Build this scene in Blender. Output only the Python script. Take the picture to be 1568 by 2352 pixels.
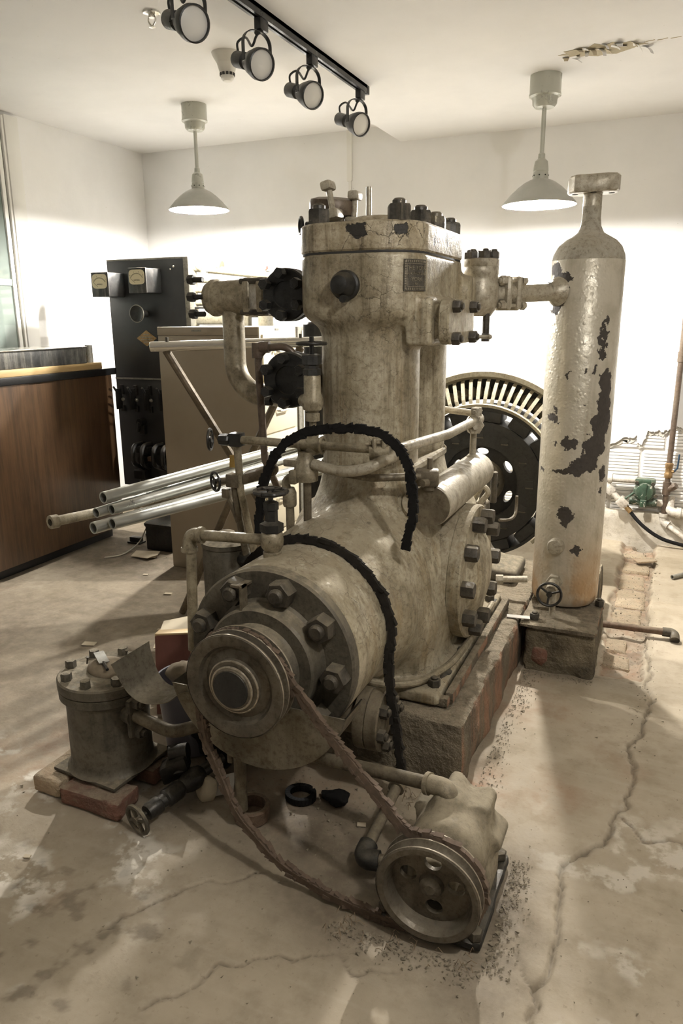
import bpy, bmesh, math, random
import numpy as np
from mathutils import Vector, Matrix, Quaternion
from math import radians as rad, sin, cos, pi
for o in list(bpy.data.objects): bpy.data.objects.remove(o)
S = bpy.context.scene
COL = S.collection
random.seed(7)
RNG = np.random.RandomState(11)

# ------------------------------------------------------------------ camera
def make_camera():
    yaw, p, r = rad(23.507), rad(14.68), rad(-0.41)
    Fh = Vector((-sin(yaw), cos(yaw), 0)); R = Vector((cos(yaw), sin(yaw), 0)); U = Vector((0, 0, 1))
    fw = Fh*cos(p) - U*sin(p); up = U*cos(p) + Fh*sin(p)
    R2 = R*cos(r) + up*sin(r); up2 = up*cos(r) - R*sin(r)
    cam = bpy.data.cameras.new('camera'); cam.sensor_fit = 'VERTICAL'; cam.sensor_height = 36.0
    cam.lens = 1706.84/2352*36.0; cam.clip_start = 0.02
    o = bpy.data.objects.new('camera', cam); COL.objects.link(o)
    m = Matrix((R2, up2, -fw)).transposed().to_4x4(); m.translation = Vector((0, 0, 1.4))
    o.matrix_world = m
    S.camera = o
make_camera()

# ------------------------------------------------------------------ world, lights, exposure
w = bpy.data.worlds.new('world'); S.world = w; w.use_nodes = True
w.node_tree.nodes['Background'].inputs[0].default_value = (1, .97, .92, 1)
w.node_tree.nodes['Background'].inputs[1].default_value = 0.02
S.view_settings.view_transform = 'Standard'; S.view_settings.look = 'None'
S.view_settings.exposure = 0.78; S.view_settings.gamma = 1.0
S.view_settings.use_curve_mapping = False
LAMP_COL = (1.0, .968, .92)
def point_light(name, loc, watts, radius, col=LAMP_COL):
    l = bpy.data.lights.new(name, 'POINT'); l.energy = watts; l.shadow_soft_size = radius; l.color = col
    o = bpy.data.objects.new(name, l); COL.objects.link(o); o.location = loc
    return o
PEND = [((-2.65, 4.005), 2.59), ((-.656, 3.945), 2.49)]     # xy, ceiling height; their bulbs glow
# another lamp on the same ceiling beside the viewer, and an added fill light
point_light('ceiling_bulb_light', (.58, .72, 2.32), 38.0, .045)
point_light('added_fill_light', (-2.4, -.6, 2.25), 3.0, .09)  # weak fill light added behind the camera for the left side

# ------------------------------------------------------------------ numpy noise
def _hash(ix, iy, iz, seed=0):
    n = (ix*374761393 + iy*668265263 + iz*2147483647*0 + iz*1274126177 + seed*974711) & 0xffffffff
    n = ((n ^ (n >> 13))*1274126177) & 0xffffffff
    return ((n ^ (n >> 16)) & 0xffff)/65535.0
def vnoise(p, scale=1.0, seed=0):
    q = np.asarray(p, float)*scale
    i = np.floor(q).astype(np.int64); f = q - i; f = f*f*(3-2*f)
    out = 0
    for dx in (0, 1):
        for dy in (0, 1):
            for dz in (0, 1):
                h = _hash(i[..., 0]+dx, i[..., 1]+dy, i[..., 2]+dz, seed)
                out = out + h*np.where(dx, f[..., 0], 1-f[..., 0])*np.where(dy, f[..., 1], 1-f[..., 1])*np.where(dz, f[..., 2], 1-f[..., 2])
    return out*2-1
def fbm(p, scale=1.0, octv=4, seed=0):
    a, t, s = 1.0, 0.0, 0.0
    for k in range(octv):
        t = t + a*vnoise(p, scale*2**k, seed+k*17); s += a; a *= .5
    return t/s

# ------------------------------------------------------------------ mesh builder
def frame(d):
    d = Vector(d).normalized()
    a = Vector((0, 0, 1)) if abs(d.z) < .9 else Vector((1, 0, 0))
    u = a.cross(d).normalized(); v = d.cross(u).normalized()
    return u, v, d
def catmull(P, n=6, closed=False):
    P = [Vector(p) for p in P]; out = []
    N = len(P)
    for i in range(N if closed else N-1):
        if closed: p0, p1, p2, p3 = P[i-1], P[i], P[(i+1) % N], P[(i+2) % N]
        else: p0, p1, p2, p3 = P[max(i-1, 0)], P[i], P[i+1], P[min(i+2, N-1)]
        for k in range(n):
            t = k/n
            out.append(.5*((2*p1)+(p2-p0)*t+(2*p0-5*p1+4*p2-p3)*t*t+(3*p1-p0-3*p2+p3)*t**3))
    if not closed: out.append(P[-1])
    return out
def fillet(P, r, n=7):
    P = [Vector(p) for p in P]; out = [P[0]]
    for i in range(1, len(P)-1):
        a, b, c = P[i-1], P[i], P[i+1]
        d1 = (a-b); d2 = (c-b); l1, l2 = d1.length, d2.length; d1.normalize(); d2.normalize()
        ang = d1.angle(d2)
        if ang > pi-.03: out.append(b); continue
        t = min(r/math.tan(ang/2), l1*.49, l2*.49); rr = t*math.tan(ang/2)
        s, e = b+d1*t, b+d2*t
        cen = b+(d1+d2).normalized()*(rr/sin(ang/2))
        v1 = s-cen; v2 = e-cen; tot = v1.angle(v2); ax = v1.cross(v2).normalized()
        for k in range(n+1):
            out.append(cen+Quaternion(ax, tot*k/n) @ v1)
    out.append(P[-1]); return out
class MB:
    def __init__(s): s.v = []; s.f = []
    def add(s, verts, faces):
        b = len(s.v); s.v += [tuple(x) for x in verts]; s.f += [tuple(i+b for i in f) for f in faces]; return s
    def box(s, lo, hi, bev=0.0):
        x0, y0, z0 = lo; x1, y1, z1 = hi
        if bev <= 0:
            v = [(x, y, z) for x in (x0, x1) for y in (y0, y1) for z in (z0, z1)]
            return s.add(v, [(0, 1, 3, 2), (4, 6, 7, 5), (0, 4, 5, 1), (2, 3, 7, 6), (0, 2, 6, 4), (1, 5, 7, 3)])
        bm = bmesh.new(); bmesh.ops.create_cube(bm, size=1)
        for q in bm.verts: q.co = Vector(((x0+x1)/2+q.co.x*(x1-x0), (y0+y1)/2+q.co.y*(y1-y0), (z0+z1)/2+q.co.z*(z1-z0)))
        bmesh.ops.bevel(bm, geom=bm.edges[:], offset=bev, segments=2, affect='EDGES', profile=.5)
        s.frombm(bm); bm.free(); return s
    def frombm(s, bm):
        bm.verts.index_update(); return s.add([q.co[:] for q in bm.verts], [[q.index for q in f.verts] for f in bm.faces])
    def obox(s, c, ax, ay, az, bev=0.0):      # oriented box: half-axes vectors
        m = MB(); lx, ly, lz = Vector(ax).length, Vector(ay).length, Vector(az).length
        m.box((-lx, -ly, -lz), (lx, ly, lz), bev)
        ex, ey, ez = Vector(ax).normalized(), Vector(ay).normalized(), Vector(az).normalized(); c = Vector(c)
        return s.add([c+ex*q[0]+ey*q[1]+ez*q[2] for q in m.v], m.f)
    def lathe(s, prof, org, d=(0, 0, 1), n=32, cap=True, ref=None):    # prof: (r, h) along d
        u, v, d = frame(d) if ref is None else ref; org = Vector(org); b = len(s.v)
        for r, h in prof:
            for k in range(n):
                a = 2*pi*k/n; s.v.append(tuple(org+d*h+(u*cos(a)+v*sin(a))*r))
        for i in range(len(prof)-1):
            for k in range(n):
                k2 = (k+1) % n
                s.f.append((b+i*n+k, b+i*n+k2, b+(i+1)*n+k2, b+(i+1)*n+k))
        if cap:
            if prof[0][0] > 1e-6: s.f.append(tuple(b+k for k in reversed(range(n))))
            if prof[-1][0] > 1e-6: s.f.append(tuple(b+(len(prof)-1)*n+k for k in range(n)))
        return s
    def cyl(s, p0, p1, r, n=20, r1=None, bev=0.0):
        p0, p1 = Vector(p0), Vector(p1); L = (p1-p0).length; r1 = r if r1 is None else r1
        pr = [(r, 0), (r1, L)] if bev <= 0 else [(r-bev, 0), (r, bev), (r1, L-bev), (r1-bev, L)]
        return s.lathe(pr, p0, p1-p0, n)
    def hexp(s, c, d, r, h, ch=.12):          # hex prism with chamfered top
        return s.lathe([(r, 0), (r, h*(1-ch)), (r*.88, h)], c, d, 6)
    def tube(s, pts, r, n=12, cap=True, rfun=None, prof=None, upv=None):
        pts = [Vector(p) for p in pts]; b = len(s.v); N = len(pts)
        t0 = (pts[1]-pts[0]).normalized()
        u, v, _ = frame(t0)
        if upv is not None:
            v = (Vector(upv)-t0*Vector(upv).dot(t0)).normalized(); u = v.cross(t0).normalized()
        prof = prof or [(cos(2*pi*k/n), sin(2*pi*k/n)) for k in range(n)]; n = len(prof); pt = t0
        for i, p in enumerate(pts):
            t = (pts[min(i+1, N-1)]-pts[max(i-1, 0)]).normalized()
            q = pt.rotation_difference(t); u = q @ u; v = q @ v; pt = t
            rr = r*(rfun(i/(N-1)) if rfun else 1)
            for a, c in prof: s.v.append(tuple(p+(u*a+v*c)*rr))
        for i in range(N-1):
            for k in range(n):
                k2 = (k+1) % n; s.f.append((b+i*n+k, b+i*n+k2, b+(i+1)*n+k2, b+(i+1)*n+k))
        if cap:
            s.f.append(tuple(b+k for k in reversed(range(n)))); s.f.append(tuple(b+(N-1)*n+k for k in range(n)))
        return s
    def torus(s, c, d, R, r, n=32, m=10):
        u, v, d = frame(d); c = Vector(c); b = len(s.v)
        for i in range(n):
            a = 2*pi*i/n; e = u*cos(a)+v*sin(a)
            for k in range(m):
                q = 2*pi*k/m; s.v.append(tuple(c+e*(R+r*cos(q))+d*(r*sin(q))))
        for i in range(n):
            for k in range(m):
                i2, k2 = (i+1) % n, (k+1) % m
                s.f.append((b+i*m+k, b+i2*m+k, b+i2*m+k2, b+i*m+k2))
        return s
    def sphere(s, c, r, n=16, m=10, sc=(1, 1, 1)):
        c = Vector(c); pr = [(max(1e-7, sin(pi*i/m)), -cos(pi*i/m)) for i in range(m+1)]; b = len(s.v)
        for rr, h in pr:
            for k in range(n):
                a = 2*pi*k/n; s.v.append((c.x+r*sc[0]*rr*cos(a), c.y+r*sc[1]*rr*sin(a), c.z+r*sc[2]*h))
        for i in range(m):
            for k in range(n):
                k2 = (k+1) % n; s.f.append((b+i*n+k, b+i*n+k2, b+(i+1)*n+k2, b+(i+1)*n+k))
        return s
    def extrude(s, poly, z0, z1, bev=0.0, axis='z'):   # poly list of (a, b); axis: extrude direction
        n = len(poly)
        def mp(a, b, h): return {'z': (a, b, h), 'y': (a, h, b), 'x': (h, a, b)}[axis]
        rings = [(poly, z0), (poly, z1)]
        if bev > 0:
            cx = sum(p[0] for p in poly)/n; cy = sum(p[1] for p in poly)/n
            def ins(p):
                dx, dy = p[0]-cx, p[1]-cy; L = math.hypot(dx, dy) or 1; return (p[0]-dx/L*bev, p[1]-dy/L*bev)
            pi_ = [ins(p) for p in poly]
            rings = [(pi_, z0), (poly, z0+bev), (poly, z1-bev), (pi_, z1)]
        b = len(s.v)
        for pl, h in rings:
            for a, c in pl: s.v.append(mp(a, c, h))
        for i in range(len(rings)-1):
            for k in range(n):
                k2 = (k+1) % n; s.f.append((b+i*n+k, b+i*n+k2, b+(i+1)*n+k2, b+(i+1)*n+k))
        s.f.append(tuple(b+k for k in reversed(range(n)))); s.f.append(tuple(b+(len(rings)-1)*n+k for k in range(n)))
        return s
    def wheel(s, c, d, R, r, spokes=3, hub=None, dish=0.0, lobes=0):
        u, v, d = frame(d); c = Vector(c)
        if lobes:
            pts = [c+(u*cos(2*pi*k/72)+v*sin(2*pi*k/72))*(R*(1+.035*cos(lobes*2*pi*k/72))) for k in range(73)]
            s.tube(pts, r, 8, cap=False)
        else: s.torus(c, d, R, r, 36, 8)
        hub = hub or R*.2
        s.cyl(c-d*(dish+r), c-d*dish+d*r*1.4, hub, 14)
        for k in range(spokes):
            a = 2*pi*k/spokes+.4; e = u*cos(a)+v*sin(a)
            s.tube([c-d*dish, c-d*dish*.6+e*R*.5, c+e*R], r*.85, 8)
        return s
    def mesh(s, name, org=(0, 0, 0), ang=35):
        ox, oy, oz = org
        me = bpy.data.meshes.new(name)
        me.from_pydata([(x-ox, y-oy, z-oz) for x, y, z in s.v], [], s.f); me.validate(); me.update()
        bm = bmesh.new(); bm.from_mesh(me); bmesh.ops.recalc_face_normals(bm, faces=bm.faces[:]); bm.to_mesh(me); bm.free()
        smooth(me, ang); return me
def smooth(me, ang=35):
    me.polygons.foreach_set('use_smooth', [True]*len(me.polygons))
    me.set_sharp_from_angle(angle=rad(ang))

WL = {}     # object -> world location of its origin
def tag(o, label=None, cat=None, group=None, kind=None):
    if label: o['label'] = label
    if cat: o['category'] = cat
    if group: o['group'] = group
    if kind: o['kind'] = kind
    return o
def thing(name, label, cat, loc, group=None):
    o = bpy.data.objects.new(name, None); COL.objects.link(o); o.location = loc; o.empty_display_size = .05
    WL[o.name] = Vector(loc); return tag(o, label, cat, group)
def part(name, mb, mat, parent=None, label=None, ang=35, org=None, kind=None):
    if parent is not None:
        pw = WL[parent.name]
        org = pw if org is None else Vector(org)
    elif org is None:
        a = np.array(mb.v); org = Vector(((a[:, 0].min()+a[:, 0].max())/2, (a[:, 1].min()+a[:, 1].max())/2, a[:, 2].min()))
    me = mb.mesh(name, org, ang); me.materials.append(M[mat])
    o = bpy.data.objects.new(name, me); COL.objects.link(o); WL[o.name] = Vector(org)
    if parent is not None: o.parent = parent; o.location = Vector(org)-WL[parent.name]
    else: o.location = org
    if label: o['label'] = label
    if kind: o['kind'] = kind
    return o
def place(name, me, parent, loc, d=(0, 0, 1), spin=0.0, scale=1.0, label=None):    # shared-mesh part
    o = bpy.data.objects.new(name, me); COL.objects.link(o)
    loc = Vector(loc); WL[o.name] = loc
    if parent is not None: o.parent = parent; o.location = loc-WL[parent.name]
    else: o.location = loc
    o.rotation_mode = 'QUATERNION'
    o.rotation_quaternion = Vector((0, 0, 1)).rotation_difference(Vector(d).normalized()) @ Quaternion((0, 0, 1), spin)
    o.scale = (scale,)*3
    if label: o['label'] = label
    return o
def single(name, mb, mat, label, cat, group=None, ang=35):
    return tag(part(name, mb, mat, None, ang=ang), label, cat, group)

# ------------------------------------------------------------------ signed distance castings
def sdf_mesh(fn, lo, hi, h):
    ax = [np.arange(lo[i], hi[i]+h, h) for i in range(3)]
    X, Y, Z = np.meshgrid(*ax, indexing='ij'); V = fn(X, Y, Z)
    ins = V < 0
    nx, ny, nz = V.shape
    cs = (nx-1, ny-1, nz-1)
    cnt = np.zeros(cs); sx = np.zeros(cs); sy = np.zeros(cs); sz = np.zeros(cs)
    cor = [(i, j, k) for i in (0, 1) for j in (0, 1) for k in (0, 1)]
    def sub(a, c): return a[c[0]:c[0]+cs[0], c[1]:c[1]+cs[1], c[2]:c[2]+cs[2]]
    for a in cor:
        for axn in range(3):
            if a[axn]: continue
            b = list(a); b[axn] = 1; b = tuple(b)
            va, vb = sub(V, a), sub(V, b); cr = (va < 0) != (vb < 0)
            t = np.where(cr, va/np.where(cr, va-vb, 1), 0)
            cnt += cr
            sx += np.where(cr, a[0]+(t if axn == 0 else 0), 0); sy += np.where(cr, a[1]+(t if axn == 1 else 0), 0); sz += np.where(cr, a[2]+(t if axn == 2 else 0), 0)
    act = cnt > 0; idx = -np.ones(cs, int); idx[act] = np.arange(act.sum())
    I = np.argwhere(act); c = cnt[act]
    P = np.stack([ax[0][I[:, 0]]+sx[act]/c*h, ax[1][I[:, 1]]+sy[act]/c*h, ax[2][I[:, 2]]+sz[act]/c*h], 1)
    F = []
    for axn in range(3):
        sl0 = [slice(None)]*3; sl1 = [slice(None)]*3; sl0[axn] = slice(0, -1); sl1[axn] = slice(1, None)
        e = np.argwhere(ins[tuple(sl0)] != ins[tuple(sl1)])
        b, cc = [(1, 2), (2, 0), (0, 1)][axn]
        ok = (e[:, b] > 0) & (e[:, cc] > 0) & (e[:, b] < V.shape[b]-1) & (e[:, cc] < V.shape[cc]-1); e = e[ok]
        def g(db, dc):
            q = e.copy(); q[:, b] += db; q[:, cc] += dc; return idx[q[:, 0], q[:, 1], q[:, 2]]
        q = np.stack([g(-1, -1), g(0, -1), g(0, 0), g(-1, 0)], 1)
        fl = ins[tuple(e.T)]
        q[~fl] = q[~fl][:, ::-1]; F.append(q)
    F = np.concatenate(F)
    m = MB(); m.v = [tuple(p) for p in P]; m.f = [tuple(int(i) for i in f) for f in F]; return m
def smin(a, b, k):
    h = np.clip(.5+.5*(b-a)/k, 0, 1); return b*(1-h)+a*h-k*h*(1-h)
def sd_cyl(A, B, H, r, h0, h1, rnd=0.0):       # A, B radial coords; H axial
    d1 = np.hypot(A, B)-(r-rnd); d2 = np.maximum(h0+rnd-H, H-(h1-rnd))
    return np.minimum(np.maximum(d1, d2), 0)+np.hypot(np.maximum(d1, 0), np.maximum(d2, 0))-rnd
def sd_box(X, Y, Z, c, hx, rnd=0.0):
    q = [np.abs(a-b)-(e-rnd) for a, b, e in zip((X, Y, Z), c, hx)]
    return np.sqrt(sum(np.maximum(a, 0)**2 for a in q))+np.minimum(np.maximum(q[0], np.maximum(q[1], q[2])), 0)-rnd
def sd_rrect(A, B, H, ca, cb, ha, hb, rc, h0, h1, rnd):   # rounded-rectangle column
    qa = np.abs(A-ca)-(ha-rc); qb = np.abs(B-cb)-(hb-rc)
    d1 = np.hypot(np.maximum(qa, 0), np.maximum(qb, 0))+np.minimum(np.maximum(qa, qb), 0)-rc+rnd
    d2 = np.maximum(h0+rnd-H, H-(h1-rnd))
    return np.minimum(np.maximum(d1, d2), 0)+np.hypot(np.maximum(d1, 0), np.maximum(d2, 0))-rnd

def rough_box(lo, hi, h, amp, seed=0, scale=9, rnd=.012):
    lo, hi = np.array(lo, float), np.array(hi, float); c = (lo+hi)/2; e = (hi-lo)/2
    def fn(X, Y, Z):
        d = sd_box(X, Y, Z, c, e-amp*.4, rnd)
        return d+amp*fbm(np.stack([X, Y, Z], -1), scale, 4, seed)
    return sdf_mesh(fn, lo-2*h-amp, hi+2*h+amp, h)

# ------------------------------------------------------------------ materials
M = {}
class NT:
    def __init__(s, name):
        m = bpy.data.materials.new(name); m.use_nodes = True; s.m = m; s.t = m.node_tree; s.n = s.t.nodes; s.l = s.t.links
        s.b = s.n['Principled BSDF']; M[name] = m
        g = s.n.new('ShaderNodeNewGeometry'); s.pos = g.outputs['Position']; s.nor = g.outputs['Normal']
    def link(s, a, b): s.l.new(a, b)
    def set(s, sock, v):
        if isinstance(v, bpy.types.NodeSocket): s.link(v, sock)
        elif isinstance(v, (tuple, list)) and sock.type == 'RGBA' and len(v) == 3: sock.default_value = (*v, 1)
        else: sock.default_value = v
    def mapv(s, vec=None, sc=(1, 1, 1), loc=(0, 0, 0), rot=(0, 0, 0)):
        n = s.n.new('ShaderNodeMapping'); s.link(vec or s.pos, n.inputs[0]); n.inputs[1].default_value = loc; n.inputs[2].default_value = rot; n.inputs[3].default_value = sc; return n.outputs[0]
    def noise(s, scale, detail=4, rough=.6, vec=None, dist=0.0):
        n = s.n.new('ShaderNodeTexNoise'); s.link(vec or s.pos, n.inputs['Vector']); n.inputs['Scale'].default_value = scale; n.inputs['Detail'].default_value = detail; n.inputs['Roughness'].default_value = rough; n.inputs['Distortion'].default_value = dist; return n.outputs[0]
    def noise_c(s, scale):
        n = s.n.new('ShaderNodeTexNoise'); s.link(s.pos, n.inputs['Vector']); n.inputs['Scale'].default_value = scale; n.inputs['Detail'].default_value = 5; n.inputs['Roughness'].default_value = .62; return s.vmath('SUBTRACT', n.outputs[1], (.5, .5, .5))
    def vor(s, scale, feature='F1', vec=None, out=0):
        n = s.n.new('ShaderNodeTexVoronoi'); n.feature = feature; s.link(vec or s.pos, n.inputs['Vector']); n.inputs['Scale'].default_value = scale; return n.outputs[out]
    def wave(s, scale, dist=3, detail=3, vec=None, dirn='X'):
        n = s.n.new('ShaderNodeTexWave'); n.bands_direction = dirn; s.link(vec or s.pos, n.inputs['Vector']); n.inputs['Scale'].default_value = scale; n.inputs['Distortion'].default_value = dist; n.inputs['Detail'].default_value = detail; return n.outputs[1]
    def step(s, v, a, b, o0=0.0, o1=1.0):
        n = s.n.new('ShaderNodeMapRange'); n.interpolation_type = 'SMOOTHSTEP'; s.set(n.inputs[0], v); n.inputs[1].default_value = a; n.inputs[2].default_value = b; n.inputs[3].default_value = o0; n.inputs[4].default_value = o1; return n.outputs[0]
    def math(s, op, a, b=0.0):
        n = s.n.new('ShaderNodeMath'); n.operation = op; s.set(n.inputs[0], a); s.set(n.inputs[1], b); return n.outputs[0]
    def vmath(s, op, a, b):
        n = s.n.new('ShaderNodeVectorMath'); n.operation = op; s.set(n.inputs[0], a); s.set(n.inputs[1], b); return n.outputs[1] if op in ('LENGTH', 'DISTANCE') else n.outputs[0]
    def mix(s, f, a, b):
        n = s.n.new('ShaderNodeMix'); n.data_type = 'RGBA'; s.set(n.inputs[0], f); s.set(n.inputs[6], a); s.set(n.inputs[7], b); return n.outputs[2]
    def mulc(s, f, a, b):
        n = s.n.new('ShaderNodeMix'); n.data_type = 'RGBA'; n.blend_type = 'MULTIPLY'; s.set(n.inputs[0], f); s.set(n.inputs[6], a); s.set(n.inputs[7], b); return n.outputs[2]
    def sep(s, v):
        n = s.n.new('ShaderNodeSeparateXYZ'); s.link(v, n.inputs[0]); return n.outputs
    def attr(s, name):
        n = s.n.new('ShaderNodeAttribute'); n.attribute_name = name; return n
    def bump(s, h, strength=.3, dist=.01):
        n = s.n.new('ShaderNodeBump'); n.inputs['Strength'].default_value = strength; n.inputs['Distance'].default_value = dist; s.link(h, n.inputs['Height']); s.link(n.outputs[0], s.b.inputs['Normal']); return n
    def done(s, col, rough=.5, metal=0.0, spec=None):
        s.set(s.b.inputs['Base Color'], col); s.set(s.b.inputs['Roughness'], rough); s.set(s.b.inputs['Metallic'], metal)
        if spec is not None: s.b.inputs['Specular IOR Level'].default_value = spec
        return s.m
def dustmask(t, lo=.25, hi=.95, amt=.7, sc=18):
    nz = t.sep(t.nor)[2]; n = t.noise(sc*2, 6, .7)
    return t.math('MULTIPLY', t.math('MULTIPLY', t.step(nz, lo, hi), t.step(n, .2, .7)), amt)
DUST = (.33, .28, .195)

def metalpaint(name, c1, c2, c3, rough=.42, metal=.25, chips=None, chipc=(.025, .022, .018), streak=.6, dust=.35, bumps=.25, scale=9, dustc=DUST, speck=.5, crack=0.0, patches=None, run=None):
    t = NT(name)
    n1 = t.noise(scale, 6, .68); n2 = t.noise(scale*.3, 5, .62)
    st = t.noise(1, 6, .7, t.mapv(sc=(30, 30, 2.0)))
    col = t.mix(t.step(n1, .36, .66), c1, c2)
    col = t.mix(t.math('MULTIPLY', t.step(st, .46, .68), streak), col, c3)
    col = t.mix(t.math('MULTIPLY', t.step(n2, .48, .72), .55), col, c3)
    if run:
        rn = t.noise(1, 5, .7, t.mapv(sc=(16, 16, 1.1), loc=(3, 7, 1))); col = t.mix(t.math('MULTIPLY', t.step(rn, .52, .66), run[0]), col, run[1])
    fine = t.noise(140, 3, .6)
    if speck > 0:
        spk = t.math('MAXIMUM', t.step(fine, .68, .78), t.step(t.noise(38, 4, .6), .70, .76))
        col = t.mix(t.math('MULTIPLY', spk, speck), col, (.06, .05, .035))
    if speck > 0:
        gr = t.noise(62, 7, .78); col = t.mulc(t.step(gr, .46, .66, 0, .62), col, (.34, .30, .25))
        g2 = t.noise(3.1, 5, .7); col = t.mulc(t.step(g2, .5, .72, 0, .5), col, (.5, .45, .38))
    rg = t.step(n1, .3, .7, rough-.1, rough+.14)
    h = t.math('ADD', t.math('MULTIPLY', t.noise(scale*3, 5, .65), .6), t.math('MULTIPLY', fine, .25))
    if crack > 0:
        wv = t.vmath('ADD', t.pos, t.vmath('SCALE', t.noise_c(20), (0, 0, 0))); wv.node.inputs[1].links[0].from_node.inputs['Scale'].default_value = .05
        de = t.vor(17, 'DISTANCE_TO_EDGE', wv); ln = t.math('MULTIPLY', t.step(de, .004, .016, 1, 0), t.step(t.noise(6, 3, .5), .47, .58))
        col = t.mix(t.math('MULTIPLY', ln, crack), col, (.05, .038, .022)); h = t.math('SUBTRACT', h, t.math('MULTIPLY', ln, .6))
    cm = None
    if chips:
        cn = t.noise(chips[0], 5, .55, None, .6); cm = t.step(cn, chips[1], chips[1]+.015)
    for (pc, pr_) in (patches or []):
        wv = t.vmath('ADD', t.pos, t.vmath('SCALE', t.noise_c(26), (0, 0, 0))); wv.node.inputs[1].links[0].from_node.inputs['Scale'].default_value = .06
        q = t.vmath('LENGTH', t.vmath('DIVIDE', t.vmath('SUBTRACT', wv, pc), pr_), (0, 0, 0)); mk = t.step(q, .95, 1.05, 1, 0); cm = mk if cm is None else t.math('MAXIMUM', cm, mk)
    if cm is not None:
        col = t.mix(cm, col, chipc); rg = t.math('MAXIMUM', rg, t.math('MULTIPLY', cm, .62)); h = t.math('SUBTRACT', h, t.math('MULTIPLY', cm, .5))
    if dust > 0:
        dm = dustmask(t, amt=dust); col = t.mix(dm, col, dustc); rg = t.math('MAXIMUM', rg, t.math('MULTIPLY', t.step(dm, .0, .35), .92))
    t.bump(h, bumps, .006)
    return t.done(col, rg, metal)
metalpaint('cast_paint', (.47, .42, .31), (.31, .265, .175), (.135, .105, .058), .42, .15, (5.5, .715), streak=.8, dust=.85, bumps=.65, crack=.55, run=(.45, (.22, .145, .055)))
metalpaint('head_paint', (.50, .435, .315), (.29, .24, .15), (.11, .083, .042), .38, .12, (6.5, .715), streak=.85, dust=.4, bumps=.8, scale=13, crack=.85, patches=[((-.87, 2.13, 1.648), (.03, .08, .024)), ((-.745, 2.15, 1.645), (.024, .08, .022)), ((-.69, 2.33, 1.63), (.05, .014, .018)), ((-.69, 2.47, 1.64), (.05, .01, .02))])
metalpaint('grime_iron', (.115, .098, .069), (.07, .06, .042), (.038, .032, .022), .6, .1, None, streak=.5, dust=.8, bumps=.5)
metalpaint('bolt_iron', (.07, .06, .045), (.035, .03, .023), (.11, .092, .064), .45, .35, None, streak=.4, dust=.5, bumps=.4, scale=30)
metalpaint('head_nut', (.035, .032, .027), (.08, .072, .058), (.42, .36, .25), .4, .3, (30, .66), (.5, .45, .34), streak=.2, dust=.25, bumps=.4, scale=24)
metalpaint('pipe_paint', (.35, .305, .215), (.22, .185, .12), (.09, .073, .046), .4, .3, (14, .70), streak=.3, dust=.35, bumps=.3, scale=20)
metalpaint('pipe_dirty', (.19, .157, .105), (.12, .097, .062), (.055, .044, .03), .48, .3, (14, .70), streak=.4, dust=.35, bumps=.3, scale=20)
metalpaint('black_iron', (.019, .019, .018), (.030, .029, .026), (.012, .0115, .010), .42, .3, None, streak=.3, dust=.25, bumps=.3, scale=20)
metalpaint('black_wheel', (.022, .021, .019), (.036, .032, .027), (.011, .010, .009), .4, .35, None, streak=.2, dust=.2, bumps=.3, scale=30)
metalpaint('rotor_black', (.018, .018, .017), (.028, .027, .025), (.05, .045, .035), .5, .2, None, streak=.2, dust=.25, bumps=.3)
metalpaint('rust', (.15, .085, .05), (.09, .055, .035), (.2, .15, .1), .8, .1, None, streak=.4, dust=.4, bumps=.6, scale=24)
metalpaint('tank_dome', (.37, .34, .275), (.32, .29, .225), (.24, .21, .15), .75, .05, None, streak=.3, dust=.4, bumps=.4, dustc=(.42, .36, .27))
metalpaint('silver_pipe', (.46, .42, .335), (.35, .31, .23), (.18, .15, .1), .4, .3, (9, .70), streak=.4, dust=.3, bumps=.4, scale=14)
metalpaint('cream_pipe', (.36, .325, .235), (.31, .275, .195), (.2, .17, .11), .45, .05, None, streak=.3, dust=.15, bumps=.2)
metalpaint('rack_pipe', (.20, .18, .125), (.165, .147, .10), (.11, .095, .06), .5, .0, None, streak=.3, dust=.1, bumps=.2)
metalpaint('white_pipe', (.66, .62, .54), (.55, .5, .42), (.3, .2, .13), .5, .05, (12, .66), (.14, .07, .04), streak=.3, dust=.15, bumps=.3)
metalpaint('brown_pipe', (.12, .085, .06), (.085, .06, .043), (.19, .15, .1), .45, .2, None, streak=.4, dust=.2, bumps=.3)
metalpaint('green_enamel', (.045, .085, .05), (.03, .06, .036), (.22, .22, .165), .4, .05, (45, .62), (.55, .52, .44), streak=.3, dust=.35, bumps=.3, dustc=(.5, .46, .38))
metalpaint('galvanized', (.44, .44, .40), (.40, .40, .36), (.35, .345, .30), .36, .7, None, streak=.15, dust=.1, bumps=.03, scale=6, speck=0)
metalpaint('chrome', (.74, .72, .67), (.68, .66, .6), (.55, .52, .46), .16, .95, None, streak=.1, dust=0, bumps=.05, speck=0)
metalpaint('stand_iron', (.17, .13, .08), (.11, .085, .055), (.07, .055, .035), .5, .25, None, streak=.3, dust=.25, bumps=.3)
metalpaint('sheet_metal', (.23, .205, .155), (.17, .148, .105), (.11, .093, .064), .38, .55, None, streak=.5, dust=.35, bumps=.25, scale=6)
metalpaint('pulley', (.135, .114, .082), (.085, .07, .05), (.045, .037, .027), .45, .4, (8, .72), (.05, .04, .03), streak=.3, dust=.35, bumps=.35, scale=11)
metalpaint('pulley_edge', (.40, .35, .27), (.32, .27, .2), (.2, .16, .11), .35, .5, None, streak=.1, dust=.1, bumps=.1)
metalpaint('pump_paint', (.30, .255, .175), (.21, .175, .115), (.10, .082, .052), .6, .08, None, streak=.3, dust=.8, bumps=.45, scale=14)
metalpaint('slate', (.022, .023, .023), (.03, .03, .029), (.014, .014, .014), .4, 0, None, streak=.1, dust=.06, bumps=.1, speck=0)
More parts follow.
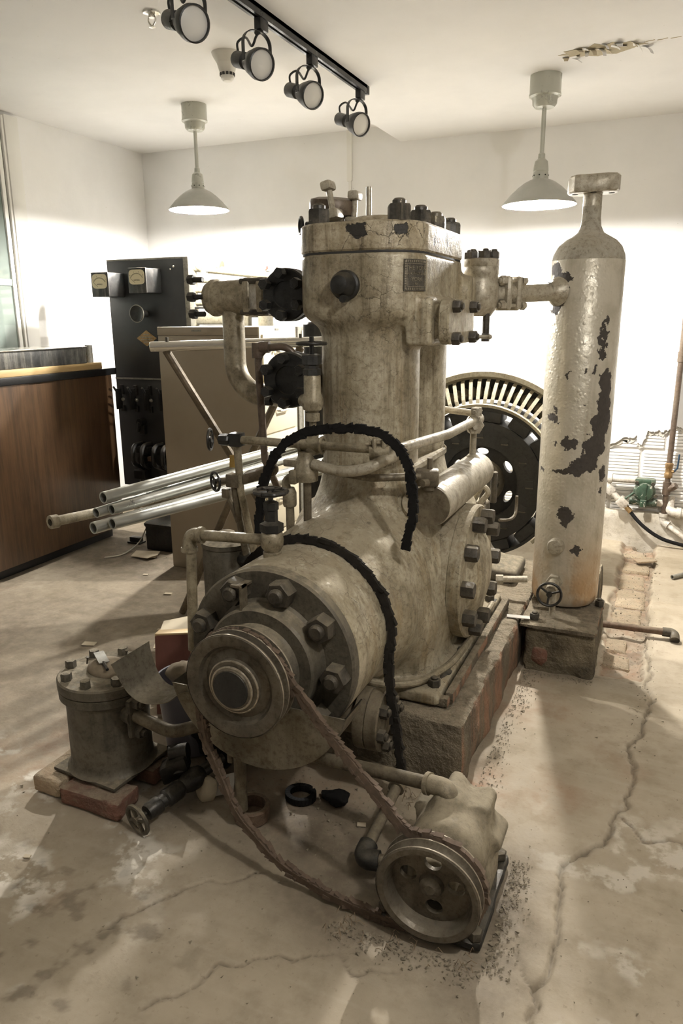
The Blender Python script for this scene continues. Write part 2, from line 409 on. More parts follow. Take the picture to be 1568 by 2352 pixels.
metalpaint('slate_gear', (.02, .021, .021), (.04, .037, .033), (.012, .012, .012), .4, .4, None, streak=.1, dust=.2, bumps=.1)
metalpaint('frame_grey', (.26, .25, .21), (.21, .2, .165), (.16, .15, .12), .45, .2, None, streak=.1, dust=.1, bumps=.1)
metalpaint('tan_enamel', (.30, .25, .18), (.285, .236, .17), (.27, .222, .158), .5, 0, None, streak=.1, dust=.05, bumps=.04, scale=4, speck=0)
metalpaint('track_black', (.02, .02, .019), (.026, .026, .025), (.03, .03, .028), .35, .1, None, streak=.1, dust=.05, bumps=.05, speck=0)
metalpaint('lamp_grey', (.42, .42, .36), (.40, .40, .345), (.36, .36, .31), .35, .25, None, streak=.1, dust=.05, bumps=.03, speck=0)
metalpaint('shade_grey', (.38, .38, .34), (.36, .36, .32), (.33, .33, .29), .4, .05, None, streak=.1, dust=.05, bumps=.03, speck=0)
metalpaint('box_black', (.035, .035, .034), (.06, .058, .052), (.2, .19, .16), .4, .3, None, streak=.75, dust=.25, bumps=.2)
metalpaint('brass', (.36, .23, .10), (.28, .175, .075), (.18, .11, .05), .4, .6, None, streak=.2, dust=.1, bumps=.2, scale=40)
metalpaint('plate_dark', (.10, .09, .07), (.07, .063, .05), (.16, .14, .11), .45, .5, None, streak=.3, dust=.1, bumps=.5, scale=60)
metalpaint('plate_light', (.30, .265, .2), (.24, .21, .155), (.16, .14, .1), .4, .5, None, streak=.3, dust=.1, bumps=.3, scale=60)
def simple(name, col, rough=.5, metal=0.0, nscale=30, amt=.12, spec=None):
    t = NT(name); n = t.noise(nscale, 4, .6); c2 = tuple(c*(1-amt*2) for c in col)
    t.bump(n, .08, .004)
    return t.done(t.mix(n, col, c2), rough, metal, spec)
simple('rubber', (.011, .010, .009), .85, 0, 40, .3, .2)
simple('belt_dusty', (.034, .029, .023), .9, 0, 40, .4, .2)
simple('belt_rust', (.165, .112, .074), .9, 0, 60, .4)
simple('trim_white', (.76, .745, .69), .45, 0, 6, .03)
simple('tan_front_lit', (.62, .55, .40), .45, 0, 5, .03)  # drawer side of the tan cabinet, lamp brightness put into the colour
simple('white_plastic', (.72, .70, .64), .4, 0, 5, .03)
simple('paper_white', (.5, .47, .41), .8, 0, 15, .05)
simple('bare_plaster', (.50, .44, .31), .9, 0, 30, .15)
simple('paper_tan', (.58, .50, .36), .85, 0, 15, .08)
simple('rag', (.30, .24, .16), .95, 0, 40, .25)
simple('red_wood', (.16, .055, .035), .6, 0, 14, .2)
simple('dial', (.66, .58, .38), .5, 0, 8, .04)
simple('ink', (.03, .028, .025), .7)
simple('bucket', (.22, .215, .25), .5, 0, 12, .1)
simple('wire', (.5, .45, .35), .5)
simple('pellet_red', (.42, .1, .06), .5)
simple('yellow_tag', (.62, .42, .12), .7)
simple('blue_handle', (.03, .06, .10), .4)
simple('debris', (.28, .235, .165), .95, 0, 160, .3)
simple('twig', (.28, .2, .12), .9, 0, 60, .3)
simple('plaster', (.55, .52, .45), .9, 0, 40, .12)
def wallmat(name, col, b=.15):
    t = NT(name); n = t.noise(2.2, 5, .6); f = t.noise(30, 4, .6)
    c = t.mix(t.step(n, .3, .75), col, tuple(x*.93 for x in col))
    sp = t.step(t.noise(45, 2, .5), .765, .79); c = t.mix(t.math('MULTIPLY', sp, .4), c, (.4, .36, .28))
    t.bump(t.math('ADD', f, t.math('MULTIPLY', t.noise(5, 3, .5), 2)), b, .006); return t.done(c, .62)
wallmat('wall_paint', (.80, .79, .765)); wallmat('ceiling_paint', (.79, .778, .755), .05); wallmat('tile_paint', (.78, .755, .71), .35)
# galvanic-silver tank with flaked paint: flake shapes are wear on the shell
def tankmat():
    t = NT('tank_paint'); wob = t.n.new('ShaderNodeTexNoise'); t.link(t.pos, wob.inputs['Vector']); wob.inputs['Scale'].default_value = 30; wob.inputs['Detail'].default_value = 5; wob.inputs['Roughness'].default_value = .62
    off = t.vmath('SCALE', t.vmath('SUBTRACT', wob.outputs[1], (.5, .5, .5)), (0, 0, 0)); off.node.inputs['Scale'].default_value = .075
    p = t.vmath('ADD', t.pos, off)
    mask = None
    for (cx, cy, cz, rx, ry, rz) in TANK_FLAKES:
        q = t.vmath('DIVIDE', t.vmath('SUBTRACT', p, (cx, cy, cz)), (rx, ry, rz)); d = t.vmath('LENGTH', q, (0, 0, 0))
        m = t.step(d, .97, 1.03, 1, 0); mask = m if mask is None else t.math('MAXIMUM', mask, m)
    n1 = t.noise(10, 6, .65); st = t.noise(1, 5, .6, t.mapv(sc=(30, 30, 1.5)))
    z = t.sep(t.pos)[2]
    col = t.mix(t.step(n1, .35, .7), (.52, .48, .39), (.41, .37, .285))
    col = t.mix(t.math('MULTIPLY', t.step(st, .5, .75), .5), col, (.25, .21, .14))
    rustz = t.math('MULTIPLY', t.step(z, .22, .62, 1, 0), t.step(t.noise(5, 4, .6, t.mapv(sc=(1, 1, .5))), .38, .62))
    col = t.mix(t.math('MULTIPLY', rustz, .85), col, (.33, .17, .045))
    col = t.mix(mask, col, t.mix(t.noise(40, 3, .6), (.035, .03, .026), (.075, .062, .05)))
    rg = t.math('MAXIMUM', t.step(n1, .3, .7, .3, .48), t.math('MULTIPLY', mask, .65))
    blis = t.step(t.vor(60), .1, .5, 1, 0)
    t.bump(t.math('ADD', t.math('MULTIPLY', t.noise(34, 4, .6), .8), t.math('ADD', t.math('MULTIPLY', blis, .25), t.math('MULTIPLY', mask, -.5))), .45, .006)
    t.done(col, rg, .3)
TANK_FLAKES = []
TCX, TCY, TR = -.325, 3.155, .137
def flake(az, z, wa, hz):      # az degrees from -Y toward +X on the shell, sizes in metres
    a = rad(az); TANK_FLAKES.append((TCX+TR*sin(a), TCY-TR*cos(a), z, wa, .07 if abs(az) < 50 else wa, hz))
for f in [(-53.6, 1.57, .036, .0267), (-37.2, 1.529, .040, .0364), (-21.6, 1.532, .0148, .0098), (-39.8, 1.473, .034, .0467), (-44.2, 1.428, .02, .0235), (40.3, 1.363, .0099, .0362), (38.2, 1.295, .0117, .0562), (30.4, 1.2, .0073, .0133), (13.2, 1.193, .005, .0083), (-12.8, 1.177, .0107, .0118), (51.5, 1.147, .0336, .0538), (52.6, 1.063, .0395, .0678), (48.4, .987, .0392, .0579), (39.7, .903, .0411, .0548), (30.5, .851, .0377, .0412), (13.6, .818, .0382, .0379), (26.2, .825, .0367, .0275), (-11.8, .796, .0365, .0104), (.7, .81, .0243, .0156), (-32.8, 1.004, .0244, .019), (-30.4, 1.039, .0086, .0103), (-3.6, .912, .0261, .0223), (17.1, 1.067, .0069, .0067), (-2.4, .621, .0338, .0317), (-3.4, .581, .0125, .0159), (19.6, .476, .0182, .0177), (60.4, .789, .018, .0418), (58.7, .713, .0116, .0175), (-27.8, .906, .0063, .007), (-57.1, .789, .0119, .009)]: flake(*f)
tankmat()
def floormat():
    t = NT('floor_concrete'); at = t.attr('mask'); s = t.n.new('ShaderNodeSeparateColor'); t.link(at.outputs['Color'], s.inputs[0])
    grime_shade, pale, red = s.outputs[0], s.outputs[1], s.outputs[2]
    n1 = t.noise(1.7, 6, .62); n2 = t.noise(9, 6, .65); n3 = t.noise(60, 4, .65); sw = t.noise(1, 4, .6, t.mapv(sc=(3, 26, 8), rot=(0, 0, .35)))
    col = t.mix(t.step(n1, .35, .68), (.43, .365, .27), (.325, .27, .19))
    col = t.mix(t.math('MULTIPLY', t.step(n2, .45, .75), .55), col, (.235, .19, .13))
    col = t.mix(t.math('MULTIPLY', t.step(sw, .5, .75), .18), col, (.52, .455, .35))
    col = t.mix(t.math('MULTIPLY', t.step(n3, .6, .72), .35), col, (.15, .118, .078))
    col = t.mix(t.math('MULTIPLY', red, t.step(n2, .3, .7)), col, (.36, .19, .11))
    col = t.mix(t.math('MULTIPLY', pale, t.step(t.noise(14, 5, .6), .44, .56)), col, (.68, .63, .53))
    gm = t.math('MULTIPLY', grime_shade, t.step(t.noise(13, 6, .7), -.1, .72)); col = t.mix(gm, col, (.07, .052, .034))
    sp = t.step(t.vor(55), .03, .09, 1, 0); pick = t.step(t.noise(21, 2, .5), .62, .66)
    col = t.mix(t.math('MULTIPLY', t.math('MULTIPLY', sp, pick), .7), col, (.13, .1, .07))
    h = t.math('ADD', t.math('MULTIPLY', n2, .8), t.math('MULTIPLY', n3, .45)); t.bump(h, .4, .008)
    t.done(col, t.step(n2, .3, .7, .62, .85), 0, .3)
floormat()
def concrete(name, c1, c2, c3, redside=False, b=.7):
    t = NT(name); n1 = t.noise(7, 6, .65); n2 = t.noise(28, 5, .65)
    col = t.mix(t.step(n1, .38, .62), c1, c2); col = t.mix(t.math('MULTIPLY', t.step(n2, .5, .7), .6), col, c3)
    if redside:
        st = t.noise(1, 5, .65, t.mapv(sc=(9, 9, 1.4))); nx = t.sep(t.nor)[0]
        col = t.mix(t.math('MULTIPLY', t.step(nx, .5, .9), t.step(st, .42, .6)), col, (.25, .145, .09))
    dm = dustmask(t, .3, .9, .8, 12); col = t.mix(dm, col, (.30, .25, .175))
    t.bump(t.math('ADD', n1, t.math('MULTIPLY', n2, .7)), b, .022); return t.done(col, .9, 0, .25)
concrete('plinth_concrete', (.165, .137, .094), (.085, .068, .046), (.22, .18, .122), True, 1.0)
concrete('block_concrete', (.19, .157, .10), (.065, .052, .035), (.25, .205, .135), False, 1.0)
concrete('brick_red', (.19, .095, .065), (.13, .07, .05), (.25, .18, .12))
concrete('brick_pale', (.42, .33, .22), (.36, .26, .17), (.46, .38, .27))
concrete('curb', (.62, .57, .48), (.5, .45, .36), (.4, .35, .27), False, .3)
def woodmat(name, c1, c2, sc, rot=(0, 0, 0), rough=.4):
    t = NT(name); v = t.mapv(sc=sc, rot=rot); g = t.noise(1, 6, .7, v, .4); g2 = t.noise(3, 5, .6, v)
    t.bump(g2, .05, .003); return t.done(t.mix(t.step(t.math('ADD', t.math('MULTIPLY', g, .7), t.math('MULTIPLY', g2, .3)), .35, .65), c1, c2), rough)
woodmat('walnut', (.082, .045, .021), (.036, .020, .011), (40, 40, 2.2), rough=.32)
woodmat('pale_wood', (.52, .38, .19), (.42, .29, .13), (6, 3, 60), rough=.5)
simple('laminate_black', (.014, .014, .014), .35)
def glass(name, col, rough, tr, ior=1.45):
    t = NT(name); t.b.inputs['Transmission Weight'].default_value = tr; t.b.inputs['IOR'].default_value = ior; n = t.noise(8, 2, .5)
    return t.done(t.mix(n, col, tuple(c*.9 for c in col)), rough)
glass('lens_glass', (.90, .88, .82), .3, .25)
glass('window_glass', (.62, .70, .64), .03, .75)
simple('outside_green', (.30, .36, .31), .8, 0, 2, .2)
def emit(name, col, st):
    t = NT(name); t.b.inputs['Emission Color'].default_value = (*col, 1); t.b.inputs['Emission Strength'].default_value = st; return t.done(col, .3)
emit('bulb_glow', LAMP_COL, 3500)
t_ = NT('shade_inside'); t_.done((.88, .87, .83), .35)

# ------------------------------------------------------------------ shared meshes
def shared(name, mb, mat, ang=35):
    me = mb.mesh(name, (0, 0, 0), ang); me.materials.append(M[mat]); return me
def nut_mb(r=.03, h=.034, stud=True, washer=False):
    m = MB()
    if washer: m.cyl((0, 0, 0), (0, 0, .004), r*1.12, 16)
    m.lathe([(r, 0), (r, h*.84), (r*.9, h)], (0, 0, 0), (0, 0, 1), 6)
    if stud: m.lathe([(r*.56, h*.5), (r*.56, h*1.22), (r*.4, h*1.34)], (0, 0, 0), (0, 0, 1), 14)
    return m
NUT_BIG = shared('bolt', nut_mb(.0365, .042, True), 'bolt_iron')
NUT_SIDE = shared('bolt', nut_mb(.029, .042, False), 'bolt_iron')
NUT_HEAD = shared('nut', nut_mb(.036, .046, True), 'head_nut')
NUT_MID = shared('nut', nut_mb(.020, .024, True), 'bolt_iron')
NUT_BLACK = shared('nut', nut_mb(.0185, .022, False), 'black_iron')
STUD_BLACK = shared('stud', nut_mb(.017, .024, False).cyl((0, 0, -.035), (0, 0, 0), .009, 10).lathe([(.010, .0238), (.0095, .0245), (.006, .022), (.001, .0215)], (0, 0, 0), (0, 0, 1), 12), 'black_iron')
NUT_PALE = shared('nut', nut_mb(.015, .018, True), 'silver_pipe')
NUT_SMALL = shared('bolt', nut_mb(.011, .012, False), 'bolt_iron')

def text_mesh(txt, size, ext, align='CENTER'):
    cu = bpy.data.curves.new('lettering', 'FONT'); cu.body = txt; cu.size = size; cu.extrude = ext; cu.align_x = align; cu.align_y = 'CENTER'; cu.resolution_u = 3
    o = bpy.data.objects.new('tmp_text', cu); COL.objects.link(o); dg = bpy.context.evaluated_depsgraph_get(); dg.update()
    me = bpy.data.meshes.new_from_object(o.evaluated_get(dg)); v = [tuple(q.co) for q in me.vertices]; f = [tuple(p.vertices) for p in me.polygons]
    bpy.data.objects.remove(o); bpy.data.curves.remove(cu); bpy.data.meshes.remove(me); return v, f

# ================================================================== ROOM
XL, XR, YB, YF = -3.755, 3.2, 4.95, -5.0
CR = (-.9, .53)       # crank axis: x, z
def struct(name, mb, mat, label, ang=35):
    return tag(part(name, mb, mat, None, ang=ang), label, None, None, 'structure')

CRACK1 = [(.03, 5.0), (.016, 4.85), (.02, 4.2), (.021, 3.79), (.023, 3.39), (.05, 3.1), (.06, 2.956), (.03, 2.87), (.055, 2.8), (.035, 2.528), (.0, 2.4), (.026, 2.248), (.01, 2.05), (-.03, 1.9), (-.13, 1.75), (-.125, 1.5), (-.13, 1.33), (-.15, 1.0)]
CRACK2 = [(-.42, 1.28), (-.5, 1.22), (-.55, 1.27), (-.64, 1.2), (-.70, 1.22), (-.73, 1.15), (-.80, 1.13), (-.83, 1.05), (-.9, .98)]
CRACK3 = [(-.86, 1.42), (-.9, 1.36), (-.97, 1.33), (-1.0, 1.26), (-1.08, 1.2), (-1.12, 1.1)]
CRACK4 = [(-.55, 2.88), (-.3, 2.90), (-.12, 2.885), (.03, 2.90)]
CRACK5 = [(-.13, 1.36), (-.2, 1.42), (-.27, 1.4)]
CRACK6 = [(.02, 2.0), (.07, 1.93), (.12, 1.96), (.2, 1.9)]
def polydist(X, Y, P):
    d = np.full(X.shape, 9.0)
    for (x0, y0), (x1, y1) in zip(P[:-1], P[1:]):
        dx, dy = x1-x0, y1-y0; t = np.clip(((X-x0)*dx+(Y-y0)*dy)/(dx*dx+dy*dy+1e-9), 0, 1)
        d = np.minimum(d, np.hypot(X-x0-t*dx, Y-y0-t*dy))
    return d
def sstep(x, a, b):
    t = np.clip((x-a)/(b-a), 0, 1); return t*t*(3-2*t)
def build_floor():
    xs = np.concatenate([np.arange(XL-.05, -1.9, .03), np.arange(-1.9, -1.3, .0105), np.arange(-1.3, .35, .0065), np.arange(.35, .45, .02), np.arange(.45, XR+.08, .05)])
    ys = np.concatenate([np.arange(YF-.05, .7, .08), np.arange(.7, 2.4, .0065), np.arange(2.4, 3.4, .0105), np.arange(3.4, YB+.08, .018)])
    X, Y = np.meshgrid(xs, ys, indexing='ij'); P = np.stack([X, Y, 0*X], -1)
    wx = X+.03*fbm(P, 7, 3, 3)+.014*fbm(P, 26, 3, 4); wy = Y+.03*fbm(P, 7, 3, 5)+.014*fbm(P, 26, 3, 6)
    Z = .0022*fbm(P, 5, 5, 1)-.002
    rough = sstep(X, -.12, .0)*sstep(Y, 2.3, 1.6)
    Z += rough*.004*fbm(P, 40, 3, 9)
    grime_shade = np.zeros_like(X); pale = np.zeros_like(X); red = np.zeros_like(X)
    for cr, wd, dp in ((CRACK1, .0052, .014), (CRACK2, .0032, .007), (CRACK3, .003, .006), (CRACK4, .0045, .008), (CRACK5, .0035, .006), (CRACK6, .0045, .007)):
        d = polydist(wx, wy, cr); k = np.exp(-(d/wd)**2); Z -= dp*k; grime_shade = np.maximum(grime_shade, .75*k)
    # trench of broken floor beside the tank block
    tr = sstep(wx, -.17, -.14)*sstep(wx, .035, .01)*sstep(wy, 2.9, 2.95)
    Z -= tr*(.022+.010*fbm(P, 14, 4, 21)+.006*fbm(P, 60, 2, 22)); grime_shade = np.maximum(grime_shade, tr*(.25+.3*(fbm(P, 12, 3, 23) > .1)))
    red = np.maximum(red, tr*.6)
    pit = np.exp(-(((X+.03)/.055)**2+((Y-4.86)/.06)**2)**2); Z -= .12*pit; grime_shade = np.maximum(grime_shade, pit)
    # oily grime round pump, compressor front and under the trap
    for (cx, cy, sx, sy, a) in ((-.50, 1.44, .32, .17, 1.25), (-.26, 1.46, .12, .30, 1.1), (-.75, 1.62, .42, .26, .85), (-1.25, 1.58, .25, .22, .75), (-1.55, 1.42, .10, .10, .4), (-.46, 2.35, .05, .6, .6), (-.3, 2.86, .3, .06, .6), (-.62, 1.33, .22, .07, .6)):
        g = a*np.exp(-(((X-cx)/sx)**2+((Y-cy)/sy)**2)); grime_shade = np.maximum(grime_shade, g*(.75+.5*fbm(P, 7, 4, 31)))
    left = sstep(X, -1.0, -2.0)*sstep(Y, 1.2, 1.9); grime_shade = np.maximum(grime_shade, left*.62*(1+.4*fbm(P, 3, 3, 33)))  # dirt on the left floor plus the cabinet's shade painted into it
    spk = sstep(fbm(P, 22, 4, 41), .25, .5)*sstep(X, -.75, -1.0)*sstep(Y, 1.5, 1.1); grime_shade = np.maximum(grime_shade, .55*spk)
    pale = np.maximum(pale, sstep(X, -.95, -1.2)*sstep(Y, 1.75, 1.5)*sstep(fbm(P, 6, 4, 43), .05, .4))
    pale = np.maximum(pale, .5*sstep(X, -.3, -.1)*sstep(fbm(P, 8, 4, 44), .2, .4)*sstep(Y, 2.2, 1.9))
    red = np.maximum(red, .28*sstep(fbm(P, 2.2, 4, 47), .25, .55))
    for (cx, cy, s, a) in ((-.43, 2.0, .10, .8), (-1.75, 1.65, .2, .5), (-.2, 2.05, .1, .4)): red = np.maximum(red, a*np.exp(-((X-cx)**2+(Y-cy)**2)/s**2))
    nx, ny = X.shape; idx = np.arange(nx*ny).reshape(nx, ny)
    F = np.stack([idx[:-1, :-1], idx[1:, :-1], idx[1:, 1:], idx[:-1, 1:]], -1).reshape(-1, 4)
    V = np.stack([X, Y, Z], -1).reshape(-1, 3)
    me = bpy.data.meshes.new('floor'); me.vertices.add(len(V)); me.vertices.foreach_set('co', V.ravel())
    me.loops.add(F.size); me.loops.foreach_set('vertex_index', F.ravel()); me.polygons.add(len(F)); me.polygons.foreach_set('loop_start', np.arange(0, F.size, 4)); me.update(calc_edges=True); me.validate()
    ca = me.color_attributes.new('mask', 'FLOAT_COLOR', 'POINT'); c = np.stack([np.clip(grime_shade, 0, 1), np.clip(pale, 0, 1), np.clip(red, 0, 1), np.ones_like(X)], -1).reshape(-1, 4)
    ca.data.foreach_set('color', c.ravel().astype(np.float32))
    me.polygons.foreach_set('use_smooth', [True]*len(F)); me.materials.append(M['floor_concrete'])
    o = bpy.data.objects.new('floor', me); COL.objects.link(o); WL[o.name] = Vector((0, 0, 0))
    return tag(o, 'cracked dusty concrete floor with oil stains', None, None, 'structure')
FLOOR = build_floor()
# exposed old paving pieces in the trench
for k, (x, y, sx, sy, a) in enumerate([(-.065, 4.42, .075, .09, .1), (-.075, 4.16, .07, .12, .05), (-.07, 3.88, .075, .13, .02), (-.075, 3.62, .07, .10, -.06), (-.10, 3.27, .05, .08, .3), (-.09, 3.10, .06, .07, 0), (-.01, 4.62, .045, .05, .7), (-.09, 4.66, .07, .05, .2)]):
    part('paving_tile', rough_box((x-sx, y-sy, -.045), (x+sx, y+sy, -.008), .011, .010, 50+k, 14, .006), 'brick_pale', FLOOR)

def quad_wall(name, lo, hi, mat, label): return struct(name, MB().box(lo, hi), mat, label)
quad_wall('wall_left', (XL-.1, YF, -.05), (XL, YB+.1, 2.62), 'wall_paint', 'white painted left wall')
quad_wall('wall_right', (XR, YF, -.05), (XR+.1, YB+.1, 2.62), 'wall_paint', 'white painted right wall')
quad_wall('wall_front', (XL-.1, YF-.1, -.05), (XR+.1, YF, 2.62), 'wall_paint', 'white painted wall behind the viewer')
quad_wall('ceiling', (XL-.1, YF-.1, 2.59), (-1.72, YB+.1, 2.66), 'ceiling_paint', 'higher white ceiling on the left')
SOFF = quad_wall('ceiling_soffit', (-1.72, YF-.1, 2.49), (XR+.1, YB+.1, 2.66), 'ceiling_paint', 'lower white ceiling over the machine')
# back wall: masonry behind, plaster coat in front with a broken lower edge on the right
WB = struct('wall_back', MB().box((XL-.1, YB+.03, -.15), (XR+.1, YB+.13, 2.62)), 'tile_paint', 'white plastered back wall with broken patch at lower right')
edge = [(-1.15, -.15), (-1.10, .2), (-.92, .34), (-.80, .36), (-.66, .47), (-.5, .49), (-.40, .55), (-.322, .592), (-.25, .632), (-.205, .665), (-.17, .655), (-.145, .672), (-.135, .63), (-.11, .62), (-.09, .672), (-.083, .705), (-.055, .70), (-.03, .712), (0, .703), (.03, .715), (.065, .74), (.10, .735), (.14, .742), (.22, .78), (.34, .76), (.5, .83), (.7, .78), (.85, .6), (.95, .3), (1.0, -.15)]
pts = []
for (a, b), (c, d) in zip(edge[:-1], edge[1:]):
    for k in range(4):
        t = k/4; pts.append((a+(c-a)*t+RNG.uniform(-.006, .006), b+(d-b)*t+RNG.uniform(-.007, .007)))
pts.append(edge[-1])
poly = [(XL-.02, -.15)]+pts+[(XR+.02, -.15), (XR+.02, 2.61), (XL-.02, 2.61)]
pl = MB().extrude(poly, YB, YB+.035, 0, 'y')
part('plaster_coat', pl, 'wall_paint', WB)
inner = MB().extrude([(x, z) for x, z in ([(-1.2, -.15)]+[(x+RNG.uniform(-.008, .008), z-.022+RNG.uniform(-.012, .008)) for x, z in pts]+[(1.05, -.15), (1.05, 1.0), (-1.2, 1.0)])], YB+.012, YB+.034, 0, 'y')
part('plaster_base_coat', inner, 'plaster', WB)
def clay_tile(x0, x1, z0, z1):
    m = MB().box((x0+.005, YB+.026, z0+.004), (x1-.005, YB+.05, z1-.004))
    n = max(1, int((z1-z0-.012)/.0195)); p = (z1-z0-.012)/n
    for k in range(n): m.box((x0+.012, YB+.017, z0+.006+k*p+.002), (x1-.012, YB+.03, z0+.006+(k+1)*p-.002), .0025)
    part('clay_tile', m, 'tile_paint', WB)
for r, (z0, z1, off) in enumerate([(.29, .585, -.105), (.59, .885, .03), (-.01, .285, .03)]):
    for k in range(-4, 4): clay_tile(off+k*.305, off+(k+1)*.305, z0, z1)
struct('trim_1', rough_box((-1.3, YB-.05, -.1), (XR, YB+.03, .2), .02, .008, 5, 6), 'curb', 'rough white curb along the foot of the back wall')
# boxed conduit on the back wall and faint board joint
single('wall_conduit', MB().box((-2.09, YB-.016, 2.28), (-2.055, YB, 2.60)).box((-2.08, YB-.012, 1.2), (-2.062, YB, 2.28)), 'trim_white', 'thin white conduit running down the back wall from the ceiling', 'conduit')
# window on the left wall
W1 = struct('window_1', MB().box((XL, 3.566, .9), (XL+.024, 3.594, 2.56), .003).box((XL, 3.613, 0), (XL+.024, 3.629, 2.565), .003).box((XL, 2.2, .95), (XL+.03, 3.566, 1.02), .004).box((XL, 2.2, 2.50), (XL+.03, 3.566, 2.56), .004).box((XL, 2.2, 1.0), (XL+.03, 2.26, 2.5), .004), 'trim_white', 'white framed window at the left edge of the room')
part('pane', MB().box((XL+.006, 2.25, 1.0), (XL+.012, 3.5655, 2.51)), 'window_glass', W1)
part('backing', MB().box((XL+.0005, 2.25, 1.0), (XL+.003, 3.5655, 2.51)), 'outside_green', W1)
part('groove', MB().box((XL, 3.5945, .9), (XL+.008, 3.6125, 2.56)), 'frame_grey', W1)
part('sash_rail', MB().box((XL+.004, 2.25, 1.60), (XL+.018, 3.5655, 1.64), .002), 'outside_green', W1)
struct('trim_2', MB().box((XL, 3.632, 0), (XL+.03, 3.735, 2.572), .004), 'trim_white', 'wide white upright board beside the window')
# ceiling paint damage
bp = MB(); pp = []
for k in range(26):
    a = 2*pi*k/26; pp.append((-.39+.165*cos(a)*(1+RNG.uniform(-.2, .15)), 3.69+.07*sin(a)*(1+RNG.uniform(-.35, .3))))
part('bare_patch', bp.extrude(pp, 2.4885, 2.492), 'bare_plaster', SOFF)
for k in range(17):
    x = -.54+.30*k/16+RNG.uniform(-.012, .012); y = 3.69+RNG.uniform(-.075, .08); L = RNG.uniform(.025, .065); wd = RNG.uniform(.018, .045); a = RNG.uniform(-1.6, .2)
    dx, dy = cos(a), sin(a); m = MB(); sg = []
    cu = RNG.uniform(.4, 1.4)
    for i in range(6):
        t = i/5; ang = cu*t; px, pz = L*sin(ang)/max(cu, .1), -L*(1-cos(ang))/max(cu, .1)
        for s2 in (-1, 1): sg.append((x+dx*px-dy*wd/2*s2*(1-.5*t), y+dy*px+dx*wd/2*s2*(1-.5*t), 2.489+pz))
    m.add(sg, [(2*i, 2*i+1, 2*i+3, 2*i+2) for i in range(5)]); m.add([(a_, b_, c_+.0012) for a_, b_, c_ in sg], [(2*i, 2*i+2, 2*i+3, 2*i+1) for i in range(5)])
    part('paint_flake', m, 'ceiling_paint' if k % 3 else 'paper_tan', SOFF)
for k in range(3):
    cp = [(-.22+.05*k+.01*i, 3.668-.002*i+RNG.uniform(-.004, .004)) for i in range(5)]
    part('ceiling_crack', MB().tube([(a, b, 2.4895) for a, b in cp], .0018, 5), 'paper_tan', SOFF)

# ================================================================== LIGHT FITTINGS
def pendant(xy, zc, label):
    x, y = xy; r = thing('pendant_lamp', label, 'lamp', (x, y, zc-.57), 'pendant lamps')
    part('canopy', MB().lathe([(.072, 0), (.072, -.078), (.074, -.082), (.074, -.09), (.062, -.096), (.058, -.104), (.056, -.125), (.045, -.138), (.012, -.142)][::-1], (x, y, zc-.0005), (0, 0, 1), 36), 'lamp_grey', r)
    part('rod', MB().cyl((x, y, zc-.36), (x, y, zc-.135), .0105, 14), 'lamp_grey', r)
    so = part('socket', MB().lathe([(.012, -.335), (.016, -.34), (.017, -.36), (.03, -.372), (.034, -.395), (.036, -.415), (.034, -.418), (.036, -.425), (.038, -.452)][::-1], (x, y, zc), (0, 0, 1), 28), 'lamp_grey', r)
    for k in range(8): a = 2*pi*k/8; part('vent_hole', MB().cyl((x+.0345*cos(a), y+.0345*sin(a), zc-.436), (x+.0385*cos(a), y+.0385*sin(a), zc-.436), .0035, 8), 'ink', so)
    prof = [(.038, -.452), (.05, -.456), (.075, -.468), (.105, -.49), (.14, -.522), (.162, -.548), (.176, -.563), (.177, -.568)]
    part('shade', MB().lathe(prof[::-1], (x, y, zc), (0, 0, 1), 48, cap=False), 'shade_grey', r)
    part('shade_lining', MB().lathe([(a-.002, b-.0015) for a, b in prof], (x, y, zc), (0, 0, 1), 48, cap=False), 'shade_inside', r)
    part('bulb', MB().lathe([(.0001, -.578), (.015, -.575), (.026, -.564), (.03, -.55), (.027, -.53), (.016, -.505), (.013, -.48)], (x, y, zc), (0, 0, 1), 20), 'bulb_glow', r)
for (xy, zc), lb in zip(PEND, ('lit grey pendant lamp over the office cabinets on the left', 'lit grey pendant lamp beside the tall silver tank')): pendant(xy, zc, lb)

